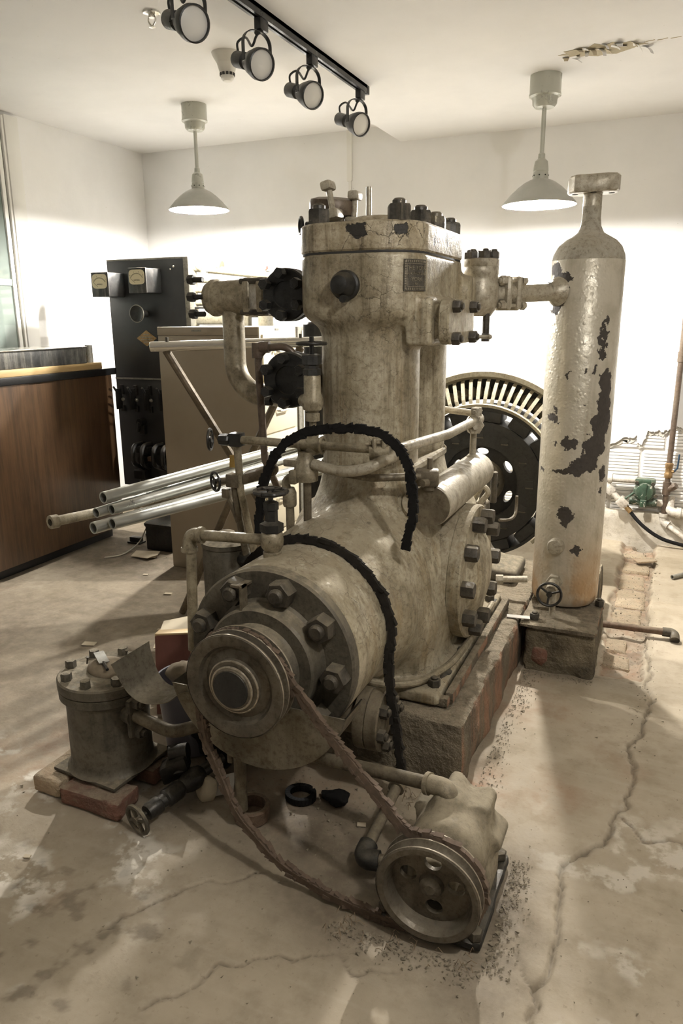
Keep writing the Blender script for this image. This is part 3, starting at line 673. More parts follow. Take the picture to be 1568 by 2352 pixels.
TX = -1.49
tr = thing('lighting_track', 'black lighting track running along the lower ceiling', 'track', (TX, 2.9, 2.45))
part('rail', MB().box((TX-.018, 1.0, 2.455), (TX-.006, 3.74, 2.49)).box((TX+.006, 1.0, 2.455), (TX+.018, 3.74, 2.49)).box((TX-.018, 1.0, 2.475), (TX+.018, 3.74, 2.49)), 'track_black', tr)
part('end_cap', MB().box((TX-.019, 3.735, 2.452), (TX+.019, 3.765, 2.49), .003), 'track_black', tr)
SPOT_LBL = ('black track spotlight cut by the top edge of the picture', 'black track spotlight next to the smoke detector', 'black track spotlight, third along from the top', 'black track spotlight at the far end of the track')
for (yy, lb) in zip((2.245, 2.675, 3.107, 3.643), SPOT_LBL):
    ya = yy+.045; d = Vector((.83, -.45, -.32)).normalized(); piv = Vector((TX-.005, ya-.03, 2.305)); s_ = Vector((0, 0, 1)).cross(d).normalized()
    r = thing('track_spotlight', lb, 'spotlight', (TX, ya, 2.25), 'spotlights on the track')
    part('adapter', MB().box((TX-.014, ya-.03, 2.418), (TX+.014, ya+.03, 2.458), .003), 'track_black', r)
    yk = MB(); hw = .058; prof = [(-1, -.22), (1, -.22), (1, .22), (-1, .22)]
    path = fillet([piv-s_*hw, piv-s_*hw+Vector((0, 0, .105)), piv+s_*hw+Vector((0, 0, .105)), piv+s_*hw], .045, 8)
    yk.tube(path, .0085, prof=[(-.22, -1), (.22, -1), (.22, 1), (-.22, 1)], upv=d); part('yoke', yk, 'track_black', r)
    part('swivel', MB().cyl(piv+Vector((0, 0, .1)), (TX, ya, 2.42), .009, 10), 'track_black', r)
    bz = MB().lathe([(.032, -.055), (.042, -.03), (.05, .0), (.0535, .012), (.0535, .036), (.049, .038), (.048, .03)], piv, d, 32, cap=False); part('bezel', bz, 'track_black', r)
    part('lens', MB().lathe([(.0001, .036), (.025, .0345), (.048, .028)], piv, d, 28, cap=False), 'lens_glass', r)
    part('reflector', MB().lathe([(.0001, -.02), (.03, -.01), (.047, .022)], piv, d, 24, cap=False), 'chrome', r)
    part('lamp_housing', MB().lathe([(.0001, -.155), (.026, -.153), (.029, -.148), (.029, -.085), (.022, -.08), (.02, -.05), (.034, -.05)], piv, d, 24), 'track_black', r)
    e = piv-d*.14+Vector((0, 0, .028)); part('cord', MB().tube(catmull([e, e+Vector((0, 0, .03)), e+Vector((.03, .01, .045)), piv+Vector((-.02, 0, .06)), piv+Vector((0, 0, .09)), (TX, ya, 2.42)], 6), .0045, 8), 'track_black', r)
sp = thing('sprinkler_head', 'small chrome fire sprinkler under the left ceiling', 'sprinkler', (-2.04, 2.815, 2.53))
part('escutcheon', MB().lathe([(.036, 0), (.034, -.006), (.02, -.01)][::-1], (-2.04, 2.815, 2.59), (0, 0, 1), 28), 'chrome', sp)
part('frame_arms', MB().tube(catmull([(-2.052, 2.815, 2.58), (-2.058, 2.815, 2.56), (-2.042, 2.815, 2.54)], 5), .003, 6).tube(catmull([(-2.028, 2.815, 2.58), (-2.022, 2.815, 2.56), (-2.038, 2.815, 2.54)], 5), .003, 6).cyl((-2.04, 2.815, 2.585), (-2.04, 2.815, 2.57), .012, 12), 'chrome', sp)
part('deflector', MB().lathe([(.002, .004), (.012, .002), (.014, 0), (.002, -.002)], (-2.04, 2.815, 2.535), (0, 0, 1), 16), 'chrome', sp)
dt = thing('smoke_detector', 'white cone-shaped smoke detector on the ceiling', 'smoke detector', (-2.022, 3.349, 2.47))
part('base', MB().lathe([(.07, 0), (.066, -.012), (.048, -.042)][::-1], (-2.022, 3.349, 2.59), (0, 0, 1), 36), 'white_plastic', dt)
part('sensor_head', MB().lathe([(.048, -.04), (.045, -.05), (.034, -.085), (.03, -.108), (.02, -.118)][::-1], (-2.022, 3.349, 2.59), (0, 0, 1), 32), 'white_plastic', dt)
for k in range(12):
    a = 2*pi*k/12; c = (-2.022+.0325*cos(a), 3.349+.0325*sin(a), 2.5)
    part('vent_slot', MB().obox(c, (.003*cos(a), .003*sin(a), 0), (-.006*sin(a), .006*cos(a), 0), (0, 0, .006)), 'ink', dt)

# ================================================================== OFFICE FURNITURE ALONG THE LEFT
ct = thing('counter_cabinet', 'dark walnut veneer counter with black top on the left', 'counter', (-3.48, 3.2, 0))
part('body', MB().box((-3.74, 1.6, .07), (-3.235, 3.80, 1.058), .002), 'walnut', ct)
part('worktop', MB().box((-3.745, 1.58, 1.0585), (-3.228, 3.845, 1.10), .004), 'laminate_black', ct)
part('toe_kick', MB().box((-3.70, 1.65, 0.001), (-3.30, 3.76, .0695)), 'laminate_black', ct)
single('wooden_board', MB().box((-3.62, 2.3, 1.1005), (-3.245, 3.735, 1.14), .003), 'pale_wood', 'pale wooden board lying on the black counter top', 'board')
bxm = thing('equipment_case', 'long scuffed black metal case on the wooden board', 'case', (-3.4, 2.9, 1.1405))
part('body', MB().box((-3.58, 2.2, 1.141), (-3.25, 3.61, 1.232), .003), 'box_black', bxm)
part('lid_rim', MB().box((-3.585, 2.2, 1.2325), (-3.245, 3.615, 1.24), .002), 'chrome', bxm)
single('pipe_offcut', MB().lathe([(.016, 0), (.022, 0), (.022, .105), (.016, .105), (.016, 0)], (-3.30, 3.69, 1.1405), (0, 0, 1), 20, cap=False), 'frame_grey', 'short grey pipe offcut standing at the end of the wooden board', 'pipe')
fl = thing('striped_post', 'thin white upright strip with red studs between counter and switchboard', 'post', (-3.40, 4.15, 0))
part('strip', MB().box((-3.42, 4.14, 0), (-3.37, 4.16, .93), .002), 'trim_white', fl)
for k in range(9): part('stud', MB().sphere((-3.385, 4.137, .22+.072*k), .0085, 10, 6), 'pellet_red', fl)

# ---- switchboard
SBY = 3.88
sb = thing('switchboard', 'tall black slate switchboard with two ammeters behind the filing cabinet', 'switchboard', (-3.0, SBY, 0))
part('upper_panel', MB().box((-3.268, SBY, 1.035), (-2.70, SBY+.035, 1.745), .003), 'slate', sb)
part('lower_panel', MB().box((-3.268, SBY, .33), (-2.70, SBY+.035, 1.028), .003), 'slate', sb)
part('edge_frame', MB().box((-3.268, SBY+.001, 1.745), (-2.70, SBY+.04, 1.754)).box((-2.70, SBY-.002, .1), (-2.665, SBY+.045, 1.754), .002), 'frame_grey', sb)
def ammeter(x0, z0, lb):
    w, h, dp = .128, .142, .145
    a = part('ammeter', MB().box((x0, SBY-dp, z0), (x0+w, SBY, z0+h), .006), 'slate_gear', sb)
    part('bezel', MB().box((x0-.001, SBY-dp-.006, z0-.001), (x0+w+.001, SBY-dp+.004, z0+h+.001), .004), 'box_black', a)
    dl = []
    for k in range(32):
        t = 2*pi*k/32; ex = .055*abs(cos(t))**.45*(1 if cos(t) > 0 else -1); ez = .042*abs(sin(t))**.45*(1 if sin(t) > 0 else -1); dl.append((x0+w/2+ex, z0+h*.635+ez))
    part('dial', MB().extrude(dl, SBY-dp-.0085, SBY-dp-.006, 0, 'y'), 'dial', a)
    cx, cz = x0+w/2, z0+h*.635-.03
    sc = MB()
    for rr in (.048, .052):
        sc.tube([(cx+rr*1.02*cos(rad(b)), SBY-dp-.0089, cz+rr*sin(rad(b))) for b in range(30, 151, 6)], .0006, 4)
    for b in range(30, 151, 10): sc.tube([(cx+.049*cos(rad(b)), SBY-dp-.0089, cz+.048*sin(rad(b))), (cx+.054*cos(rad(b)), SBY-dp-.0089, cz+.053*sin(rad(b)))], .0005, 4)
    part('scale', sc, 'ink', a)
    part('needle', MB().tube([(cx-.012, SBY-dp-.0092, cz-.002), (cx-.044, SBY-dp-.0092, cz+.022)], .0008, 4), 'ink', a)
    v, f = text_mesh('AMPERES', .011, .0002); part('lettering', MB().add([(cx+q[0], SBY-dp-.0088-q[2], cz+.012+q[1]) for q in v], f), 'ink', a)
    for k, tx in enumerate(('0', '1', '2', '3')):
        v, f = text_mesh(tx, .010, .0002); b = rad(140-33*k); part('lettering', MB().add([(cx+.061*cos(b)+q[0], SBY-dp-.0088-q[2], cz+.06*sin(b)+q[1]) for q in v], f), 'ink', a)
ammeter(-3.268, 1.53, 0); ammeter(-2.99, 1.548, 1)
kn = part('rheostat_knob', MB().lathe([(.02, 0), (.02, .07), (.05, .085), (.052, .092), (.047, .098), (.02, .088), (.001, .09)], (-2.99, SBY, 1.43), (0, -1, 0), 36), 'black_wheel', sb)
part('rim_ring', MB().torus((-2.99, SBY-.094, 1.43), (0, 1, 0), .05, .0035, 36, 8), 'frame_grey', kn)
dm = part('maker_plate', MB().extrude([(-3.0, 1.233), (-2.925, 1.282), (-3.0, 1.331), (-3.075, 1.282)], SBY-.004, SBY, 0, 'y'), 'brass', sb, 'brass diamond-shaped maker plate')
for zz, L in ((1.305, .022), (1.289, .045), (1.274, .045), (1.259, .022)):
    part('relief_mark', MB().box((-3.0-L, SBY-.006, zz-.004), (-3.0+L, SBY-.004, zz+.003), .001), 'plate_light', dm)
part('screw', MB().sphere((-2.765, SBY-.006, 1.70), .008, 10, 6), 'chrome', sb); part('screw', MB().sphere((-2.79, SBY-.006, 1.685), .006, 10, 6), 'chrome', sb)
part('joint_strip', MB().box((-3.268, SBY-.004, 1.026), (-2.70, SBY, 1.037), .001), 'frame_grey', sb)
for k in range(5):      # row of knife switches
    x = -3.22+.11*k; s1 = part('knife_switch', MB().box((x-.012, SBY-.02, .93), (x+.012, SBY, .99), .003).box((x-.012, SBY-.02, .82), (x+.012, SBY, .86), .003), 'slate_gear', sb)
    part('blade', MB().box((x-.004, SBY-.07, .84), (x+.004, SBY-.015, .97), .001), 'slate_gear', s1); part('handle', MB().tube([(x, SBY-.06, .95), (x+.02, SBY-.11, .985)], .007, 8), 'black_iron', s1)
    part('terminal', MB().sphere((x+.02, SBY-.03, .90), .012, 10, 6), 'frame_grey', s1)
part('wiper_switch', MB().tube([(-3.10, SBY-.03, .70), (-3.07, SBY-.05, .76)], .012, 8).cyl((-3.07, SBY, .76), (-3.07, SBY-.05, .76), .022, 14).box((-3.09, SBY-.03, .68), (-3.05, SBY, .74), .004), 'slate_gear', sb)
for k in range(2):
    x = -3.06+.16*k; c = part('contactor', MB().tube(fillet([(x-.035, SBY, .62), (x-.035, SBY-.10, .62), (x-.035, SBY-.11, .50), (x-.02, SBY-.02, .46)], .05, 6), .014, 8).tube(fillet([(x+.035, SBY, .62), (x+.035, SBY-.10, .62), (x+.035, SBY-.11, .50), (x+.02, SBY-.02, .46)], .05, 6), .014, 8).box((x-.045, SBY-.06, .56), (x+.045, SBY, .60), .004), 'slate_gear', sb)
    part('coil', MB().cyl((x, SBY, .52), (x, SBY-.07, .52), .028, 18), 'slate_gear', c)
part('contact_block', MB().box((-2.995, SBY-.09, .52), (-2.965, SBY-.05, .55), .004), 'rust', sb)
part('relay', MB().box((-3.13, SBY-.07, .39), (-3.04, SBY, .45), .006).cyl((-3.085, SBY-.035, .335), (-3.085, SBY-.035, .39), .02, 14), 'slate_gear', sb)
for x in (-3.06, -2.74): part('leg', MB().box((x-.028, SBY-.01, .012), (x+.028, SBY+.035, .34), .003).cyl((x, SBY+.01, 0), (x, SBY+.01, .014), .06, 18), 'black_iron', sb)
cb = thing('control_box', 'low dark control box on the floor under the switchboard', 'box', (-2.78, 3.72, 0))
part('body', MB().box((-2.90, 3.60, .0), (-2.70, 3.80, .15), .006), 'slate_gear', cb); part('lid', MB().obox((-2.80, 3.69, .19), (.1, 0, 0), (0, .1, .03), (0, -.004, .012), .003), 'slate_gear', cb)
single('loose_wire', MB().tube(catmull([(-2.80, 3.70, .2), (-2.90, 3.66, .17), (-2.98, 3.63, .03), (-2.96, 3.45, .006), (-3.02, 3.35, .006)], 8), .004, 6), 'wire', 'thin loose wire trailing from the control box over the floor', 'wire')
single('steel_bracket', MB().box((-3.10, 3.66, 0), (-3.0, 3.72, .01)).box((-3.09, 3.67, .01), (-3.01, 3.71, .04), .004), 'black_iron', 'small black steel block on the floor in front of the switchboard', 'bracket')
single('yellowed_papers', MB().obox((-2.83, 3.50, .006), (.075, .02, 0), (-.02, .05, 0), (0, 0, .004)).obox((-2.80, 3.46, .012), (.06, -.01, .004), (.01, .04, 0), (0, 0, .002)), 'paper_tan', 'yellowed papers on the floor beside the filing cabinet', 'paper')

# ---- filing cabinet: broad side to the room, drawers facing right
fc = thing('filing_cabinet', 'tan steel filing cabinet standing side-on with its drawer front coloured as lamplit', 'filing cabinet', (-2.23, 3.58, 0))
part('carcass', MB().box((-2.55, 3.392, 0.001), (-1.932, 3.80, 1.312), .003), 'tan_enamel', fc)
part('top_cap', MB().box((-2.552, 3.390, 1.3125), (-1.932, 3.802, 1.356), .003), 'tan_enamel', fc)
part('label_holder', MB().box((-2.33, 3.387, 1.333), (-2.27, 3.39, 1.342)), 'frame_grey', fc)
part('front_frame', MB().box((-1.932, 3.392, .001), (-1.924, 3.80, 1.356), .001), 'tan_front_lit', fc)
part('header_plate', MB().box((-1.9235, 3.56, 1.336), (-1.920, 3.60, 1.346), .0005), 'frame_grey', fc)
for k, (z1, z0) in enumerate([(1.318, 1.08), (1.072, .805), (.797, .53), (.522, .255), (.247, .03)]):
    dr = part('drawer', MB().box((-1.924, 3.408, z0), (-1.912, 3.772, z1), .003), 'tan_front_lit', fc)
    zh = z1-.155 if k == 1 else z1-.09
    part('handle', MB().tube(fillet([(-1.912, 3.53, zh), (-1.885, 3.535, zh), (-1.885, 3.64, zh), (-1.912, 3.645, zh)], .012, 4), .006, 8), 'chrome', dr)
    part('latch', MB().cyl((-1.912, 3.505, zh), (-1.895, 3.505, zh), .007, 10), 'chrome', dr)
    part('card_holder', MB().box((-1.912, 3.55, z1-.065), (-1.909, 3.63, z1-.035), .0005), 'paper_tan' if k == 3 else 'tan_front_lit', dr)
part('lock', MB().cyl((-2.06, 3.392, 1.29), (-2.06, 3.387, 1.29), .006, 10), 'frame_grey', fc)
cab2 = thing('storage_cabinet', 'narrow grey-green cabinet standing behind the filing cabinet drawers', 'cabinet', (-2.1, 4.05, 0))
part('body', MB().box((-2.5, 3.86, .001), (-1.94, 4.25, 1.35), .004), 'frame_grey', cab2); part('door', MB().box((-1.94, 3.90, .03), (-1.93, 4.22, 1.33), .003), 'trim_white', cab2)

single('black_standpipe', MB().lathe([(.09, 0), (.09, .012), (.068, .016), (.068, 1.37), (.06, 1.38)], (-1.505, 3.2, 0), (0, 0, 1), 28), 'black_iron', 'thick black upright pipe just behind the cylinders', 'pipe')
single('yellow_tag', MB().obox((-1.305, 2.095, .938), (.004, -.004, .022), (.010, .004, 0), (0, .0007, 0)), 'yellow_tag', 'small yellow card tag hanging beside the upper needle valve', 'tag')
# ---- pipe rack against the back wall (cream painted)
rk = thing('pipe_manifold', 'cream painted pipe manifold against the back wall', 'pipes', (-2.8, 4.45, 0))
part('standpipe', MB().cyl((-3.01, 4.42, .0), (-3.01, 4.42, 1.80), .034, 18).lathe([(.034, 0), (.04, .004), (.04, .012), (.034, .016)], (-3.01, 4.42, 1.52), (0, 0, 1), 18).lathe([(.034, 0), (.04, .004), (.04, .012), (.034, .016)], (-3.01, 4.42, 1.40), (0, 0, 1), 18), 'rack_pipe', rk)
v = part('gate_valve', MB().sphere((-2.94, 4.42, 1.735), .035, 14, 10).cyl((-2.98, 4.42, 1.735), (-2.88, 4.42, 1.735), .024, 14).cyl((-2.90, 4.42, 1.69), (-2.90, 4.42, 1.78), .034, 6).cyl((-2.875, 4.42, 1.70), (-2.875, 4.42, 1.77), .03, 6), 'rack_pipe', rk)
part('lever', MB().tube([(-2.93, 4.42, 1.77), (-2.86, 4.40, 1.775)], .005, 6), 'rack_pipe', v)
for (z, dz, r_) in ((1.735, -.065, .026), (1.655, -.03, .020), (1.58, 0, .016), (1.50, 0, .020), (1.42, 0, .018)):
    part('run_pipe', MB().tube([(-3.05, 4.42, z), (-2.5, 4.42, z+dz*.95), (-1.95, 4.42, z+dz*1.8)], r_, 14), 'rack_pipe', rk)
part('coupling', MB().cyl((-2.80, 4.42, 1.7385), (-2.77, 4.42, 1.734), .031, 16), 'rack_pipe', rk)
part('red_tap', MB().box((-2.44, 4.39, 1.70), (-2.42, 4.41, 1.72), .002).tube([(-2.43, 4.40, 1.69), (-2.43, 4.40, 1.71)], .004, 6), 'pellet_red', rk)
part('valve_body', MB().box((-2.95, 4.34, 1.36), (-2.72, 4.45, 1.44), .015).sphere((-2.66, 4.40, 1.44), .03, 12, 8), 'rack_pipe', rk)
for x in (-2.58, -2.42): part('cylinder_valve', MB().lathe([(.05, 0), (.05, .08), (.03, .1), (.05, .105), (.05, .12), (.02, .13)], (x, 4.36, 1.35), (0, 0, 1), 20), 'rack_pipe', rk)
part('tie_rod', MB().cyl((-3.04, 4.40, 1.47), (-2.9, 4.40, 1.47), .008, 8).cyl((-3.03, 4.40, 1.30), (-2.9, 4.40, 1.30), .008, 8), 'black_iron', rk)

# ---- folding X-trestle with bright rail, conduit lying in the crotch
tS = thing('pipe_trestle', 'rusty X-shaped folding pipe stand with a bright steel top rail', 'stand', (-1.75, 2.75, 0))
part('top_rail', MB().cyl((-2.008, 2.615, 1.2855), (-1.30, 2.90, 1.303), .0215, 20, bev=.003), 'chrome', tS)
part('leg', MB().tube([(-1.955, 2.65, 1.27), (-1.62, 2.80, .62), (-1.41, 2.88, .01)], .017, 10), 'stand_iron', tS)
part('leg', MB().tube([(-1.42, 2.85, 1.28), (-1.66, 2.80, .80), (-2.07, 2.80, .01)], .017, 10), 'stand_iron', tS)
part('cross_brace', MB().tube([(-1.95, 2.80, .25), (-1.495, 2.85, .25)], .012, 8), 'stand_iron', tS)
part('pivot_bolt', MB().cyl((-1.645, 2.76, .76), (-1.645, 2.84, .76), .012, 10), 'bolt_iron', tS)
part('pin', MB().cyl((-1.94, 2.64, 1.30), (-1.94, 2.64, 1.325), .007, 8).cyl((-1.42, 2.85, 1.31), (-1.42, 2.85, 1.335), .007, 8), 'bolt_iron', tS)

COND = [  # near end, far end, radius, label
 ((-1.784, 1.750, .766), (-1.47, 2.95, .742), .0165, 'old grimy pipe with threaded collar reaching furthest left of the bundle'),
 ((-1.636, 1.834, .842), (-1.40, 3.05, .875), .0195, 'topmost bright galvanized conduit of the bundle'),
 ((-1.598, 1.825, .808), (-1.36, 3.05, .836), .0175, 'second galvanized conduit from the top of the bundle'),
 ((-1.640, 1.80, .799), (-1.455, 3.05, .842), .0165, 'galvanized conduit half hidden in the middle of the bundle'),
 ((-1.593, 1.730, .772), (-1.31, 2.95, .798), .0195, 'galvanized conduit with its open end lowest on the left'),
 ((-1.537, 1.752, .786), (-1.26, 2.95, .775), .0185, 'lowest galvanized conduit of the bundle on the right side'),
]
for a, b, r_, lb in COND:
    a, b = Vector(a), Vector(b); d = (b-a).normalized(); L = (b-a).length
    prof = [(r_*.8, .05), (r_*.8, 0), (r_, 0), (r_, L)]
    if 'collar' in lb:
        c = thing('conduit', lb, 'conduit', a, 'conduit bundle'); part('tube', MB().lathe(prof, a, d, 20), 'pipe_paint', c)
        part('collar', MB().lathe([(r_*.72, -.004), (r_*1.35, -.004), (r_*1.35, .022), (r_, .026)], a, d, 20, cap=False), 'pipe_paint', c)
    else: single('conduit', MB().lathe(prof, a, d, 22), 'galvanized', lb, 'conduit', 'conduit bundle')

# ================================================================== PLINTHS
PZ = .225
single('machine_plinth', rough_box((-1.36, 1.96, -.03), (-.455, 3.62, PZ), .014, .018, 3, 9), 'plinth_concrete', 'long crumbling concrete plinth under the compressor', 'plinth')
tb = thing('tank_plinth', 'rough concrete block under the tall silver tank', 'plinth', (-.305, 3.1, 0))
part('block', rough_box((-.445, 2.85, -.03), (-.155, 3.25, .185), .011, .022, 12, 11), 'block_concrete', tb)
part('cap_slab', rough_box((-.46, 2.83, .185), (-.155, 3.24, .212), .011, .006, 14, 12, .005), 'plinth_concrete', tb)
part('rear_block', rough_box((-.40, 3.26, -.03), (-.20, 3.76, .205), .014, .010, 15, 9), 'block_concrete', tb)
place('bolt', NUT_MID, tb, (-.405, 2.885, .212)); place('bolt', NUT_MID, tb, (-.175, 3.13, .212))
part('exposed_brick', rough_box((-.435, 2.838, .02), (-.335, 2.875, .115), .009, .034, 18, 14, .02), 'brick_red', tb)
single('paper_strip', MB().obox((-.465, 2.86, .2195), (.045, .006, 0), (-.003, .014, 0), (0, 0, .0015)), 'paper_white', 'torn white paper strip lying between plinth and tank block', 'paper')

# ================================================================== COMPRESSOR
cp = thing('ammonia_compressor', 'huge old cream-painted twin-cylinder refrigeration compressor', 'compressor', (CR[0], 2.4, PZ))
def body_fn(X, Y, Z):
    x = X-CR[0]; z = Z-CR[1]
    sn = sd_cyl(x, z, Y, .243, 1.615, 2.15, .006)
    core = sd_cyl(x, z, Y, .27, 1.95, 2.97, .06)
    neck = sd_cyl(Y-2.47, z, X, .215, -1.0, -.612, .01)
    neckl = sd_cyl(Y-2.47, z, X, .215, -1.19, -.8, .01)
    low = sd_box(X, Y, Z, (CR[0], 2.48, .36), (.285, .40, .13), .08)
    base = sd_box(X, Y, Z, (CR[0], 2.49, .25), (.345, .475, .022), .015)
    d = smin(core, low, .10); d = smin(d, np.minimum(neck, neckl), .07); d = smin(d, base, .05)
    cyl = np.minimum(sd_cyl(x, Y-2.32, Z, .160, .5, 1.5, .01), sd_cyl(x, Y-2.64, Z, .160, .5, 1.5, .01))
    cyl = smin(sd_cyl(x, Y-2.32, Z, .160, .5, 1.5, .01), sd_cyl(x, Y-2.64, Z, .160, .5, 1.5, .01), .02)
    d = smin(d, cyl, .17)
    d = smin(d, sn, .045)
    head = sd_rrect(X, Y, Z, CR[0], 2.455, .203, .325, .135, 1.385, 1.70, .045)
    top = np.maximum(head, Z-1.586)
    d = smin(d, top, .055)
    d = np.maximum(d, Z-1.586)
    boss = sd_box(X, Y, Z, (-.705, 2.37, 1.385), (.042, .165, .072), .012)
    d = smin(d, boss, .022)
    lb = sd_cyl(Y-2.42, Z-1.474, X, .072, -1.2, -.95, .01); d = smin(d, lb, .03)
    lb2 = sd_cyl(Y-2.36, Z-1.20, X, .065, -1.12, -.95, .01); d = smin(d, lb2, .03)
    rb = sd_cyl(Y-2.70, Z-1.48, X, .06, -.9, -.66, .01); d = smin(d, rb, .03)
    return d
part('casting', sdf_mesh(body_fn, (-1.32, 1.58, .20), (-.53, 3.05, 1.62), .0095), 'cast_paint', cp, ang=50)
def rrect(cx, cy, hx, hy, rc, n=9):
    P = []
    for (sx, sy, a0) in ((1, 1, 0), (-1, 1, 90), (-1, -1, 180), (1, -1, 270)):
        for k in range(n):
            a = rad(a0+90*k/(n-1)); P.append((cx+sx*(hx-rc)+rc*cos(a), cy+sy*(hy-rc)+rc*sin(a)))
    return P
oc = [(CR[0]+.170*cos(rad(a)), 2.64+.170*sin(rad(a))) for a in range(0, 181, 10)]+[(CR[0]+.170*cos(rad(a)), 2.32+.170*sin(rad(a))) for a in range(180, 361, 10)]
part('cylinder_collar', MB().extrude(oc, .905, .932, .006), 'cast_paint', cp)
part('tar_seam', rough_box((-.592, 2.10, .262), (-.556, 2.92, .284), .011, .014, 61, 22, .006), 'black_iron', cp)
part('gasket', MB().extrude(rrect(CR[0], 2.455, .2, .322, .132), 1.583, 1.5945), 'ink', cp)
hd = part('head_cover', MB().extrude(rrect(CR[0], 2.455, .204, .327, .136, 12), 1.5885, 1.672, .006).lathe([(.15, -.002), (.12, .025), (.07, .045), (.001, .052)], (-.92, 2.44, 1.671), (0, 0, 1), 32), 'head_paint', cp)
for (x, y) in [(-1.02, 2.19), (-.763, 2.19), (-.75, 2.355), (-.75, 2.52), (-.75, 2.695), (-1.05, 2.36), (-1.05, 2.55), (-1.03, 2.71), (-.9, 2.73)]:
    place('nut', NUT_HEAD, hd, (x, y, 1.671), spin=RNG.uniform(0, 1))
# purge fittings on top of the head
bt = part('safety_valve', MB().lathe([(.055, 0), (.078, .01), (.08, .018), (.08, .045), (.076, .055), (.05, .062), (.001, .064)], (-1.075, 2.42, 1.722), (.1, -.1, 1), 28).cyl((-1.07, 2.42, 1.66), (-1.07, 2.42, 1.73), .04, 16), 'brown_pipe', hd)
def eyebolt(c, d, L):
    c = Vector(c); d = Vector(d).normalized(); u, v_, _ = frame(d)
    m = MB().cyl(c, c+d*L, .010, 10).obox(c+d*(L+.012), u*.027, v_*.018, d*.014, .008).obox(c, u*.033, v_*.022, d*.016, .008)
    return m
part('stem_handle', eyebolt((-1.02, 2.30, 1.715), (-.22, 0, 1), .075), 'silver_pipe', hd); part('stem_handle', eyebolt((-.992, 2.40, 1.70), (.05, 0, 1), .07), 'silver_pipe', hd)
part('stem_block', MB().obox((-.965, 2.42, 1.695), (.05, 0, 0), (0, .03, 0), (0, 0, .022), .006), 'silver_pipe', hd)
part('indicator_pipe', MB().cyl((-.979, 2.50, 1.66), (-.979, 2.50, 1.822), .0095, 12), 'silver_pipe', hd)
part('ring_handle', MB().torus((-1.185, 2.40, 1.70), (.8, .6, 0), .026, .006, 20, 8).cyl((-1.12, 2.40, 1.70), (-1.165, 2.40, 1.70), .012, 10), 'black_iron', hd)
# plug on the front
pgd = part('front_plug', MB().lathe([(.044, -.01), (.044, .012), (.038, .016), (.037, .036), (.026, .058), (.012, .064), (.001, .065)], (-.905, 2.128, 1.492), (0, -1, 0), 26), 'black_iron', cp)
part('drip_nub', MB().cyl((-.895, 2.11, 1.455), (-.895, 2.075, 1.452), .011, 12), 'black_iron', pgd)
# maker's plate wrapped round the rounded right front corner
def bendpt(u, v, w):      # u along the arc, v up, w outward
    r = .136; a = rad(62)+u/r; rr = r+.001+w; return (-.832+rr*sin(a), 2.264-rr*cos(a), 1.519+v)
def bent_slab(u0, u1, v0, v1, w0, w1, n=10):
    m = MB(); V = []; F = []
    for i in range(n+1):
        u = u0+(u1-u0)*i/n
        for (v, w_) in ((v0, w0), (v1, w0), (v1, w1), (v0, w1)): V.append(bendpt(u, v, w_))
    for i in range(n):
        for k in range(4): F.append((4*i+k, 4*i+(k+1) % 4, 4*i+4+(k+1) % 4, 4*i+4+k))
    F += [(0, 1, 2, 3), tuple(4*n+k for k in (3, 2, 1, 0))]
    return m.add(V, F)
npz = part('maker_plate', bent_slab(-.044, .044, -.045, .045, 0, .003), 'plate_dark', cp, 'dark cast maker plate with ornamental border')
bd = MB()
for (a0, a1, b0, b1) in ((-.035, .035, .0315, .033), (-.035, .035, -.033, -.0315), (-.0355, -.034, -.033, .033), (.034, .0355, -.033, .033)): bd2 = bent_slab(a0, a1, b0, b1, .003, .0042, 6); bd.add(bd2.v, bd2.f)
for k in range(12):
    for sgn in (-1, 1):
        u = -.038+.0069*k; bd2 = bent_slab(u-.002, u+.002, sgn*.039-.003, sgn*.039+.003, .003, .0045, 1); bd.add(bd2.v, bd2.f)
        vq = -.038+.0069*k; bd2 = bent_slab(sgn*.0398-.0025, sgn*.0398+.0025, vq-.0022, vq+.0022, .003, .0045, 1); bd.add(bd2.v, bd2.f)
part('border', bd, 'plate_light', npz)
for tx, sz, vv in (('THE YORK', .0165, .020), ('MANUFACTURING', .0100, .004), ('YORK', .0165, -.012), ('No.', .010, -.025)):
    v, f = text_mesh(tx, sz, .0007); part('lettering', MB().add([bendpt(q[0], vv+q[1], .0036+q[2]) for q in v], f), 'plate_light', npz)
# side flange of the boss on the right
sf = part('suction_flange', MB().extrude(rrect(2.37, 1.385, .158, .068, .045, 6), -.645, -.612, .004, 'x').box((-.67, 2.24, 1.335), (-.64, 2.50, 1.435)), 'cast_paint', cp)
for (y, z) in ((2.265, 1.43), (2.475, 1.43), (2.265, 1.335), (2.475, 1.335)): place('bolt', NUT_MID, sf, (-.612, y, z), (1, 0, 0), .2)
part('gauge_stub', MB().cyl((-.60, 2.475, 1.335), (-.545, 2.475, 1.335), .006, 8).sphere((-.545, 2.475, 1.335), .008, 8, 6), 'silver_pipe', sf)
# crankcase side cover
sc = part('side_cover', MB().lathe([(.215, -.02), (.236, -.018), (.236, .022), (.234, .0245), (.232, .026), (.236, .028), (.236, .066), (.231, .071), (.155, .072), (.148, .078), (.12, .098), (.07, .112), (.001, .118)], (-.628, 2.467, CR[1]), (1, 0, 0), 64), 'cast_paint', cp)
for k in range(10):
    a = rad(36*k); place('bolt', NUT_SIDE, sc, (-.557, 2.467+.196*cos(a), CR[1]+.196*sin(a)), (1, 0, 0), RNG.uniform(0, 1))
part('lifting_hook', MB().tube(catmull([(-.53, 2.70, .66), (-.50, 2.74, .655), (-.49, 2.80, .66), (-.49, 2.82, .69), (-.49, 2.82, .73)], 6), .006, 8), 'pipe_dirty', sc)
